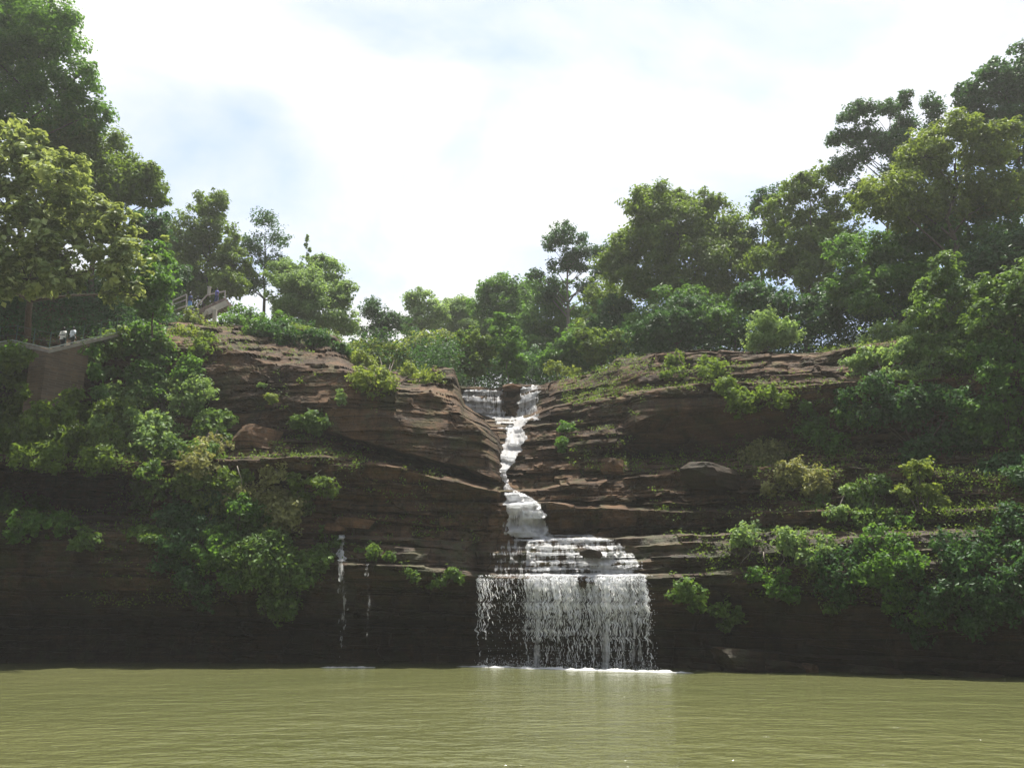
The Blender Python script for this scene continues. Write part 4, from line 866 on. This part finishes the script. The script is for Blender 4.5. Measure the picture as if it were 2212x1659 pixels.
# low scrub that closes the view between the trunks on the plateau
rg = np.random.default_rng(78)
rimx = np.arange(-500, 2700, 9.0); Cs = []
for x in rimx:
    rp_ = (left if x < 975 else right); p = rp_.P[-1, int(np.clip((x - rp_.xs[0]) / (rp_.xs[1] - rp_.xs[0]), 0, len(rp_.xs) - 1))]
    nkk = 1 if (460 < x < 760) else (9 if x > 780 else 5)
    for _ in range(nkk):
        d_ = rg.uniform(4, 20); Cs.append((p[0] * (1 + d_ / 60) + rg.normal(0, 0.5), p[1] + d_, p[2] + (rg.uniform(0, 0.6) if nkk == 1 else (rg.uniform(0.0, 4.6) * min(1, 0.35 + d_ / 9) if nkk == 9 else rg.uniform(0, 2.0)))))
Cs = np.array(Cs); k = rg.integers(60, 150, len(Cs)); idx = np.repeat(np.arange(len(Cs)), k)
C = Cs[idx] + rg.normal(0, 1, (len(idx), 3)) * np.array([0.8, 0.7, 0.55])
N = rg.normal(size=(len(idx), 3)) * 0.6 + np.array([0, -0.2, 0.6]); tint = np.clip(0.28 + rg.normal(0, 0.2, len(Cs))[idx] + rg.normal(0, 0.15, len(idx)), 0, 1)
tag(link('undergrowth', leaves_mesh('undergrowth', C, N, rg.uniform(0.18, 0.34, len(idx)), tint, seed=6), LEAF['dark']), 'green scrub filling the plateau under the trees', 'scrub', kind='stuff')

# undergrowth that covers the slope above the path
rg = np.random.default_rng(79); P = left.P; cx_ = left.xs < 365
Q = P[-9 * 4:, cx_].reshape(-1, 3) if False else P[:, cx_][left.RY[:, cx_] < 736]
Q = Q[rg.permutation(len(Q))[:900]]; k = rg.integers(40, 90, len(Q)); idx = np.repeat(np.arange(len(Q)), k)
C = Q[idx] + rg.normal(0, 1, (len(idx), 3)) * np.array([0.6, 0.5, 0.45]) + np.array([0, -0.3, 0.2])
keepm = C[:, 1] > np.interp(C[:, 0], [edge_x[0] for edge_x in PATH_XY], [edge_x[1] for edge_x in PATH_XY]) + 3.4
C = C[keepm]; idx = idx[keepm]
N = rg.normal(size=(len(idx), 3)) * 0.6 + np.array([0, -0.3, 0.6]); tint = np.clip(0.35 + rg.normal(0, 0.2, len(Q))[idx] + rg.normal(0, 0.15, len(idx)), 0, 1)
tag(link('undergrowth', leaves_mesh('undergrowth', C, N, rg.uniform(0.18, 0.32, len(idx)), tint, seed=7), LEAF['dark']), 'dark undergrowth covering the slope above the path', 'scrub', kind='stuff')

def bare_stems(label, spots, mat):
    for i, (x, y, dx, dy) in enumerate(spots):
        a = on_cliff(x, y) + Vector((0, -0.35, 0)); s_ = a.y / F
        if i == 0: e = empty('bare_branch', a); tag(e, label, 'branch', 'bare branches and roots on the cliff')
        mb = MB(); pts = [a + Vector((dx * s_ * t + 0.10 * math.sin(t * 5 + x), -0.25 * math.sin(t * 3), -dy * s_ * t)) for t in (0, 0.3, 0.6, 0.85, 1.0)]
        mb.tube(pts, [0.035, 0.03, 0.024, 0.018, 0.01], 5); mb.build('stem', mat, e, True)
bare_stems('curved bare branch rising from the left slope below the shaded bush', [(326, 866, -10, -50), (318, 830, 4, -22)], M_BARK_PALE)
bare_stems('bare pale twigs poking out of the weeping grey-green shrub', [(500, 1020, -8, 45), (520, 1010, 12, 50), (483, 1035, 2, 40)], M_BARK_PALE)
bare_stems('thin pale sticks leaning beside the olive shrub on the long ledge', [(700, 1035, 18, 40), (680, 1045, 22, -30), (712, 1050, -10, 34)], M_BARK_PALE)
bare_stems('pale hanging roots below the greyish shrub on the right', [(1622, 1190, -24, 34), (1650, 1195, -6, 44), (1690, 1200, -14, 30), (1760, 1215, 40, 8)], M_BARK_PALE)

# ------------------------------------------------------------------ boulders
def boulder(label, x, y, w, h, d, mat, lift=0.3, flat=0.5, seed=0, group='loose boulders on the ledges'):
    p = on_cliff(x, y); s = p.y / F * 1.04
    c = Vector(at(x, y, p.y - lift).tolist())
    bm = bmesh.new(); bmesh.ops.create_icosphere(bm, subdivisions=4, radius=0.62)
    rs = random.Random(seed * 13 + 1)
    planes = [(Vector((0.12, 0.05, 1)).normalized(), 0.30), (Vector((0, 0, -1)), 0.36)] + [(Vector((rs.uniform(-1, 1), rs.uniform(-1, 1), rs.uniform(-0.5, 0.6))).normalized(), rs.uniform(0.36, 0.52)) for _ in range(9)]
    for v in bm.verts:
        q = v.co.copy()
        for nn_, dd_ in planes:
            e_ = q.dot(nn_) - dd_
            if e_ > 0: q -= nn_ * e_
        nzv = float(fbm(np.array(q.x * 4.1), q.y * 4.1, q.z * 9.0, s=seed)) * 0.05
        q = q * (1 + nzv)
        v.co = Vector((q.x * w * s * 1.25, q.y * d * 1.2, q.z * h * s * 1.6))
    me = bpy.data.meshes.new('boulder'); bm.to_mesh(me); bm.free()
    o = link('boulder', me, mat); o.location = c; o.rotation_euler = (0, 0.06, 0.15 * (seed % 3 - 1))
    tag(o, label, 'boulder', group); return o
boulder('flat-topped pinkish boulder sitting on the left slope among leaves', 558, 946, 82, 44, 1.8, M_ROCK_TAN, 0.6, seed=3)
boulder('dark square-edged boulder on the long ledge under the big overhang', 1542, 1030, 92, 42, 2.0, M_ROCK_LOW, 0.7, seed=4)
boulder('pale-capped low boulder at the waterline right of the falls', 1620, 1428, 110, 40, 1.8, M_ROCK_LOW, 0.9, seed=5)
boulder('small pale rock at the waterline farthest right', 1752, 1446, 26, 22, 0.8, M_ROCK_TAN, 0.5, seed=6)
boulder('dark flat rock half sunk at the waterline just right of the falls', 1530, 1442, 70, 16, 1.2, M_ROCK_LOW, 0.9, seed=21)
boulder('long dark rock shelf at the waterline between two pale rocks', 1690, 1440, 60, 22, 1.2, M_ROCK_LOW, 0.7, seed=22)
boulder('dark hump of rock at the waterline near the right edge', 1900, 1452, 80, 20, 1.4, M_ROCK_LOW, 0.7, seed=23)
boulder('low black rock in the water at the right edge', 2090, 1460, 90, 18, 1.4, M_ROCK_LOW, 0.7, seed=24)
boulder('tan rock lying on the terrace above the thin trickle', 770, 1130, 56, 18, 1.2, M_ROCK_TAN, 0.4, seed=7)
boulder('small rounded rock left of the tan terrace rock', 726, 1140, 30, 14, 0.9, M_ROCK_TAN, 0.4, seed=8)
boulder('rounded knob of rock on the lip between the two upper falls', 1108, 838, 30, 10, 1.2, M_ROCK_TAN, 0.5, seed=9)
boulder('tan broken slab wedged below the dark overhang', 1328, 1008, 40, 30, 1.2, M_ROCK_TAN, 0.3, seed=10)
boulder('black slab splitting the stepped cascade', 1276, 1196, 30, 14, 0.7, M_ROCK_LOW, 0.7, seed=11)

# ------------------------------------------------------------------ path, brick wall, railings, stairway
M_CONC = plain('grey_concrete', (0.30, 0.28, 0.25), 0.9, 0.25, 3, 0.4)
M_RAIL = plain('galvanised_rail', (0.42, 0.46, 0.44), 0.5, 0.15, 5)
M_GREENRAIL = plain('green_painted_steel', (0.07, 0.12, 0.10), 0.5, 0.2, 5)
M_PLASTER = plain('plastered_rail', (0.44, 0.40, 0.34), 0.8, 0.12, 4, 0.3)
m, n, l, out = new_mat('brick_wall')
tcb = n.new('ShaderNodeTexCoord'); mpb = n.new('ShaderNodeMapping'); mpb.inputs['Rotation'].default_value = (R(90), 0, 0); mpb.inputs['Scale'].default_value = (1, 1, 1)
br = n.new('ShaderNodeTexBrick'); br.inputs['Scale'].default_value = 1.3; br.inputs['Color1'].default_value = (0.24, 0.15, 0.09, 1); br.inputs['Color2'].default_value = (0.10, 0.068, 0.045, 1)
br.inputs['Mortar'].default_value = (0.20, 0.16, 0.12, 1); br.inputs['Mortar Size'].default_value = 0.03; br.inputs['Brick Width'].default_value = 0.7; br.inputs['Row Height'].default_value = 0.22
l.new(tcb.outputs['Object'], mpb.inputs['Vector']); l.new(mpb.outputs['Vector'], br.inputs['Vector'])
cb = mixc(n, l, noise(n, l, tcb.outputs['Object'], 1.3, 6), br.outputs['Color'], (0.07, 0.055, 0.04))
b = n.new('ShaderNodeBsdfPrincipled'); l.new(cb, b.inputs['Base Color']); b.inputs['Roughness'].default_value = 0.9
bp = n.new('ShaderNodeBump'); bp.inputs['Strength'].default_value = 0.6; bp.inputs['Distance'].default_value = 0.03; l.new(br.outputs['Fac'], bp.inputs['Height']); l.new(bp.outputs['Normal'], b.inputs['Normal'])
l.new(b.outputs['BSDF'], out.inputs['Surface']); M_BRICK = m

edge = [V(*q) for q in EDGE]
mb = MB()
for a, c in zip(edge, edge[1:]):
    u = (c - a).normalized(); w_ = Vector((-u.y, u.x, 0)).normalized(); a2, c2 = a + w_ * 4.5, c + w_ * 4.5
    k = len(mb.v); z = Vector((0, 0, -0.25)); mb.v += [a, c, c2, a2, a + z, c + z, c2 + z, a2 + z]
    mb.f += [(k, k + 1, k + 2, k + 3), (k + 4, k + 7, k + 6, k + 5), (k, k + 4, k + 5, k + 1), (k + 1, k + 5, k + 6, k + 2), (k + 2, k + 6, k + 7, k + 3), (k + 3, k + 7, k + 4, k)]
tag(mb.build('path', M_CONC), kind='structure')
bw = empty('brick_wall', edge[3] + Vector((0, 0, -3.2))); tag(bw, 'brown brick retaining wall holding up the railed path', 'wall')
def panel(mb, pts, th):
    k = len(mb.v); nrm = (pts[1] - pts[0]).cross(pts[2] - pts[0]).normalized()
    if nrm.y > 0: nrm = -nrm
    mb.v += [p for p in pts] + [p - nrm * th for p in pts]; q = len(pts)
    mb.f.append(tuple(range(k, k + q))); mb.f.append(tuple(range(k + q, k + 2 * q))[::-1])
    for i in range(q):
        j = (i + 1) % q; mb.f.append((k + j, k + i, k + q + i, k + q + j))
def dn(p, z): return p + Vector((0, 0, -z))
mb = MB(); A_, B_ = edge[3], edge[3].lerp(edge[4], 0.95)
panel(mb, [dn(A_, .26), dn(B_, .26), dn(B_, 2.35), dn(A_, 1.3)], 0.45); mb.build('upper_course', M_BRICK, bw)
mb = MB(); f_ = Vector((0, -0.18, 0)); A2 = edge[2].lerp(edge[3], 0.55); panel(mb, [dn(A2, .26) + f_, dn(A_, .26) + f_, dn(A_, 4.0) + f_, dn(A2, 4.6) + f_], 0.45)
mb.build('corner_course', M_BRICK, bw)
mb = MB(); panel(mb, [dn(A_, 1.36) + f_, dn(B_, 2.42) + f_, dn(B_, 3.6) + f_, dn(A_, 4.6) + f_], 0.5); mb.build('lower_course', M_BRICK, bw)
rl = empty('railing', edge[2]); tag(rl, 'dark green wire railing along the edge of the shaded path', 'railing')
mb = MB(); mb2 = MB()
for a, c in zip(edge, edge[1:]):
    mb.bar(a + Vector((0, -0.1, 0.06)), c + Vector((0, -0.1, 0.06)), 0.08, 0.06)
    for hz in (0.55, 1.15): mb2.bar(a + Vector((0, 0.05, hz)), c + Vector((0, 0.05, hz)), 0.025)
mb.build('kerb_rail', M_RAIL, rl); mb2.build('wire', M_GREENRAIL, rl)
for px_ in (-120, -60, -5, 33, 70, 105, 140, 178, 215, 250, 290):
    dd = float(np.interp(px_, [-260, 0, 30, 106, 200, 310], [57.7, 57.7, 57.7, 56.7, 59.2, 62.7])); yy = float(np.interp(px_, [-260, 0, 30, 106, 200, 310], [748, 742, 738, 755, 733, 708]))
    p = V(px_, yy, dd); mb = MB(); mb.tube([p + Vector((0, 0.05, -0.1)), p + Vector((0, 0.05, 1.25))], [0.03, 0.03], 6); mb.build('post', M_GREENRAIL, rl)

SD = 80.5
st = empty('staircase', V(410, 692, SD)); tag(st, 'concrete staircase climbing to the rim on a beam and column', 'staircase')
lo, hi = V(385, 690, SD), V(488, 645, SD + 1.5)
mb = MB(); ns = 17
for i in range(ns):
    t = i / ns; p = lo.lerp(hi, t); q = lo.lerp(hi, (i + 1) / ns)
    mb.box(((p.x + q.x) / 2, (p.y + q.y) / 2 + 1.0, q.z - 0.25), (q.x - p.x + 0.03, 2.2, 0.5))
mb.build('steps', plain('worn_brown_steps', (0.22, 0.165, 0.135), 0.9, 0.25, 3, 0.4), st)
mb = MB(); mb.bar(V(447, 675, SD - 0.5), V(489, 655, SD + 0.9), 0.25, 0.55); mb.build('beam', M_PLASTER, st)
mb = MB(); c0 = V(464.5, 667, SD - 0.35); mb.box((c0.x, c0.y + 0.1, c0.z - 0.85), (0.32, 0.32, 1.6)); mb.build('column', M_PLASTER, st)
def rail(name, pts, w=0.13, mat=M_PLASTER, par=st):
    mb = MB()
    for a, c in zip(pts, pts[1:]): mb.bar(V(*a), V(*c), w)
    return mb.build(name, mat, par)
rail('front_parapet', [(425.5, 700, SD - 0.6), (448, 671.5, SD - 0.6)], 0.24)
sr = empty('railing', V(372, 686, SD + 0.2)); tag(sr, 'pale plastered stair railing with a square pillar beside the blue-dressed people', 'railing')
rail('lower_rail', [(361, 686, SD + .2), (373, 671, SD + .2), (402, 661, SD + .2)], 0.13, M_PLASTER, sr)
rail('lower_rail', [(363, 673.5, SD + 2.3), (373, 659.5, SD + 2.3)], 0.12, M_PLASTER, sr)
rail('upper_rail', [(372.5, 650, SD + 2.3), (403, 636, SD + 2.3)], 0.11, M_PLASTER, sr)
rail('middle_rail', [(377, 657, SD + 2.3), (403, 647, SD + 2.3)], 0.10, M_PLASTER, sr)
rail('upper_rail', [(426.5, 659.5, SD + 2.3), (448, 637, SD + 2.3), (487, 629, SD + 2.3)], 0.11, M_PLASTER, sr)
for (x, ya, yb, d_) in ((373, 650, 690, SD + 2.3), (403, 636, 664, SD + 2.3), (427, 655, 672, SD + 2.3), (466, 632, 650, SD + 2.3), (486, 629, 646, SD + 2.3)):
    mb = MB(); mb.bar(V(x, ya, d_), V(x, yb, d_), 0.09, up=Vector((0, 1, 0))); mb.build('post', M_PLASTER, sr)
mb = MB(); p = V(451.5, 630, SD + 2.2); mb.box(p, (0.24, 0.24, 0.8)); mb.box(p + Vector((0, 0, 0.45)), (0.32, 0.32, 0.10)); mb.build('pillar', M_PLASTER, sr)

# ------------------------------------------------------------------ people
M_SKIN = plain('brown_skin', (0.22, 0.12, 0.075), 0.6, 0.08)
M_HAIR = plain('black_hair', (0.012, 0.010, 0.010), 0.5, 0.2)
def cloth(name, c): return plain(name, c, 0.85, 0.10, 5, 0.3)
def ring_shell(name, secs, mat, parent, n=14):
    """cloth round the body: secs = (centre, half width, half depth) from top to bottom"""
    vv, ff = [], []
    for c, a, b_ in secs:
        for i in range(n):
            t = 2 * math.pi * i / n
            r_ = 1 + 0.05 * math.sin(5 * t + c.z * 9)
            vv.append((c.x + a * math.cos(t) * r_, c.y + b_ * math.sin(t) * r_, c.z))
    for j in range(len(secs) - 1):
        for i in range(n):
            k = (i + 1) % n; ff.append((j * n + i, j * n + k, (j + 1) * n + k, (j + 1) * n + i))
    ff.append(tuple(range(n)))
    me = bpy.data.meshes.new(name); me.from_pydata(vv, [], ff); me.polygons.foreach_set('use_smooth', [True] * len(me.polygons)); me.update()
    return link(name, me, mat, parent)
def person(label, foot, H, face, top, low_, skirt=False, stride=0.18, lean=0.0):
    e = empty('person', foot); tag(e, label, 'person', 'people on the path and stairway')
    s = H / 1.72; fx, fy = math.cos(face), math.sin(face); sx, sy = -fy, fx    # forward and sideways
    def P(f, sd, z): return foot + Vector((fx * (f + lean * z / 1.7) + sx * sd, fy * (f + lean * z / 1.7) + sy * sd, z)) * s if False else Vector((foot.x + s * (fx * (f + lean * z / 1.7) + sx * sd), foot.y + s * (fy * (f + lean * z / 1.7) + sy * sd), foot.z + s * z))
    bm = bmesh.new(); lay = bm.verts.layers.skin.verify(); V_ = {}
    def v(nm, p, r, par=None, root=False):
        q = bm.verts.new(p); q[lay].radius = (r * s, r * s); q[lay].use_root = root; V_[nm] = q
        if par: bm.edges.new((V_[par], q))
    v('pel', P(0, 0, .93), .13, root=True); v('waist', P(0, 0, 1.10), .12, 'pel'); v('chest', P(0, 0, 1.30), .145, 'waist'); v('neck0', P(0.01, 0, 1.45), .065, 'chest'); v('neck', P(.02, 0, 1.52), .055, 'neck0')
    v('head', P(.03, 0, 1.60), .085, 'neck'); v('crown', P(.02, 0, 1.68), .075, 'head')
    for S_, sg in (('l', 1), ('r', -1)):
        st_ = stride * sg
        v('hip' + S_, P(0, .10 * sg, .88), .095, 'pel'); v('kn' + S_, P(st_ * .6 + .04, .10 * sg, .48), .062, 'hip' + S_); v('an' + S_, P(st_ - .03, .10 * sg, .09), .042, 'kn' + S_); v('to' + S_, P(st_ + .14, .11 * sg, .035), .034, 'an' + S_)
        v('sh' + S_, P(0, .18 * sg, 1.41), .062, 'chest'); v('el' + S_, P(-.04 - st_ * .3, .24 * sg, 1.13), .042, 'sh' + S_); v('wr' + S_, P(.06 - st_ * .5, .25 * sg, .88), .028, 'el' + S_); v('pa' + S_, P(.09 - st_ * .5, .25 * sg, .80), .032, 'wr' + S_)
        for q, (df, ds) in enumerate(((.035, -.02), (.038, .0), (.034, .018), (.028, .034))):
            v('f%d' % q + S_, P(.10 - st_ * .5 + (q - 1.5) * .018, (.25 + ds * .3) * sg, .72 - df * .4), .009, 'pa' + S_)
        v('th' + S_, P(.14 - st_ * .5, .23 * sg, .77), .010, 'pa' + S_)
    me = bpy.data.meshes.new('person'); bm.to_mesh(me); bm.free()
    o = link('body', me, M_SKIN, e)
    o.modifiers.new('skin', 'SKIN'); ss = o.modifiers.new('sub', 'SUBSURF'); ss.levels = 1; ss.render_levels = 1
    ring_shell('shirt', [(P(.01, 0, 1.49), .07 * s, .07 * s), (P(0, 0, 1.45), .20 * s, .12 * s), (P(0, 0, 1.32), .22 * s, .165 * s), (P(0, 0, 1.10), .19 * s, .155 * s), (P(0, 0, .86), .21 * s, .17 * s)], top, e)
    for sg in (1, -1):
        mb = MB(); st_ = stride * sg; mb.tube([P(0, .15 * sg, 1.43), P(-.02 - st_ * .15, .215 * sg, 1.27), P(-.04 - st_ * .3, .245 * sg, 1.12)], [.085 * s, .075 * s, .066 * s], 10); mb.build('sleeve', top, e, True)
    if skirt:
        ring_shell('skirt', [(P(0, 0, .98), .17 * s, .15 * s), (P(0, 0, .80), .21 * s, .18 * s), (P(0, 0, .45), .23 * s, .21 * s), (P(0, 0, .08), .28 * s, .25 * s)], low_, e)
    else:
        mb = MB()
        for sg in (1, -1):
            st_ = stride * sg; mb.tube([P(0, .08 * sg, .97), P(.01, .10 * sg, .80), P(st_ * .6 + .04, .10 * sg, .48), P(st_ - .03, .10 * sg, .10)], [.13 * s, .115 * s, .082 * s, .066 * s], 12)
        mb.build('trousers', low_, e, True)
    h = P(-.005, 0, 1.645); bm = bmesh.new(); bmesh.ops.create_uvsphere(bm, u_segments=14, v_segments=10, radius=1.0)
    for q in bm.verts:
        q.co = Vector((q.co.x * .098 * s, q.co.y * .098 * s, q.co.z * .115 * s + (0.02 if q.co.z > 0 else -0.01))) + h
    me = bpy.data.meshes.new('hair'); bm.to_mesh(me); bm.free(); link('hair', me, M_HAIR, e)
    face_ = MB(); nose = P(.125, 0, 1.60); face_.tube([nose, nose + Vector((0, 0, -0.03))], [0.012, 0.016], 6)
    face_.build('nose', M_SKIN, e, True)
    return e
white = cloth('white_cotton', (0.78, 0.78, 0.78)); trou = cloth('dark_trousers', (0.025, 0.027, 0.032))
def path_pt(px_, back):
    dd = float(np.interp(px_, [-260, 0, 30, 106, 200, 310], [57.7, 57.7, 57.7, 56.7, 59.2, 62.7])); yy = float(np.interp(px_, [-260, 0, 30, 106, 200, 310], [748, 742, 738, 755, 733, 708]))
    return V(px_, yy, dd) + Vector((0, back, 0.0))
p1 = path_pt(118, 0.9); person('person in a loose white shirt and dark trousers walking the shaded path', p1, 1.72, R(70), white, trou)
mb = MB(); c = p1 + Vector((0.02, -0.17, 1.16)); mb.box(c, (0.40, 0.02, 0.035))
strap = mb.build('bag_strap', trou); tag(strap, 'dark strap across the back of the white-shirted walker', 'strap')
person('smaller person in a pale blue-white shirt walking beside the railing', path_pt(143, 0.7), 1.52, R(60), cloth('pale_blue_cotton', (0.60, 0.66, 0.78)), trou, False, 0.12)
person('person in a blue dress and dark blue top standing on the stairs', V(409, 668, SD + 0.9), 1.58, R(40), cloth('dark_blue_cloth', (0.03, 0.05, 0.13)), cloth('blue_cloth', (0.12, 0.24, 0.48)), True)
person('person in teal clothes at the very foot of the stairs', V(359, 686, SD + 1.4), 1.55, R(120), cloth('teal_cloth', (0.02, 0.13, 0.16)), cloth('dark_teal_cloth', (0.02, 0.09, 0.12)), True)
person('person in violet-blue near the top of the stairs', V(467, 655, SD + 1.5), 1.5, R(20), cloth('violet_cloth', (0.12, 0.12, 0.32)), cloth('navy_cloth', (0.03, 0.04, 0.10)), True)

# ------------------------------------------------------------------ air
HAZE = 0.00045
if HAZE > 0:
    m, n, l, out = new_mat('pale_air')
    v = n.new('ShaderNodeVolumePrincipled'); v.inputs['Color'].default_value = (0.95, 0.97, 0.93, 1); v.inputs['Density'].default_value = HAZE; v.inputs['Anisotropy'].default_value = 0.3
    l.new(v.outputs['Volume'], out.inputs['Volume'])
    mb = MB(); mb.box((0, 180, 26), (1100, 700, 58)); hz = mb.build('haze', m); tag(hz, 'thin pale air between the camera and the far trees', 'haze', kind='stuff')
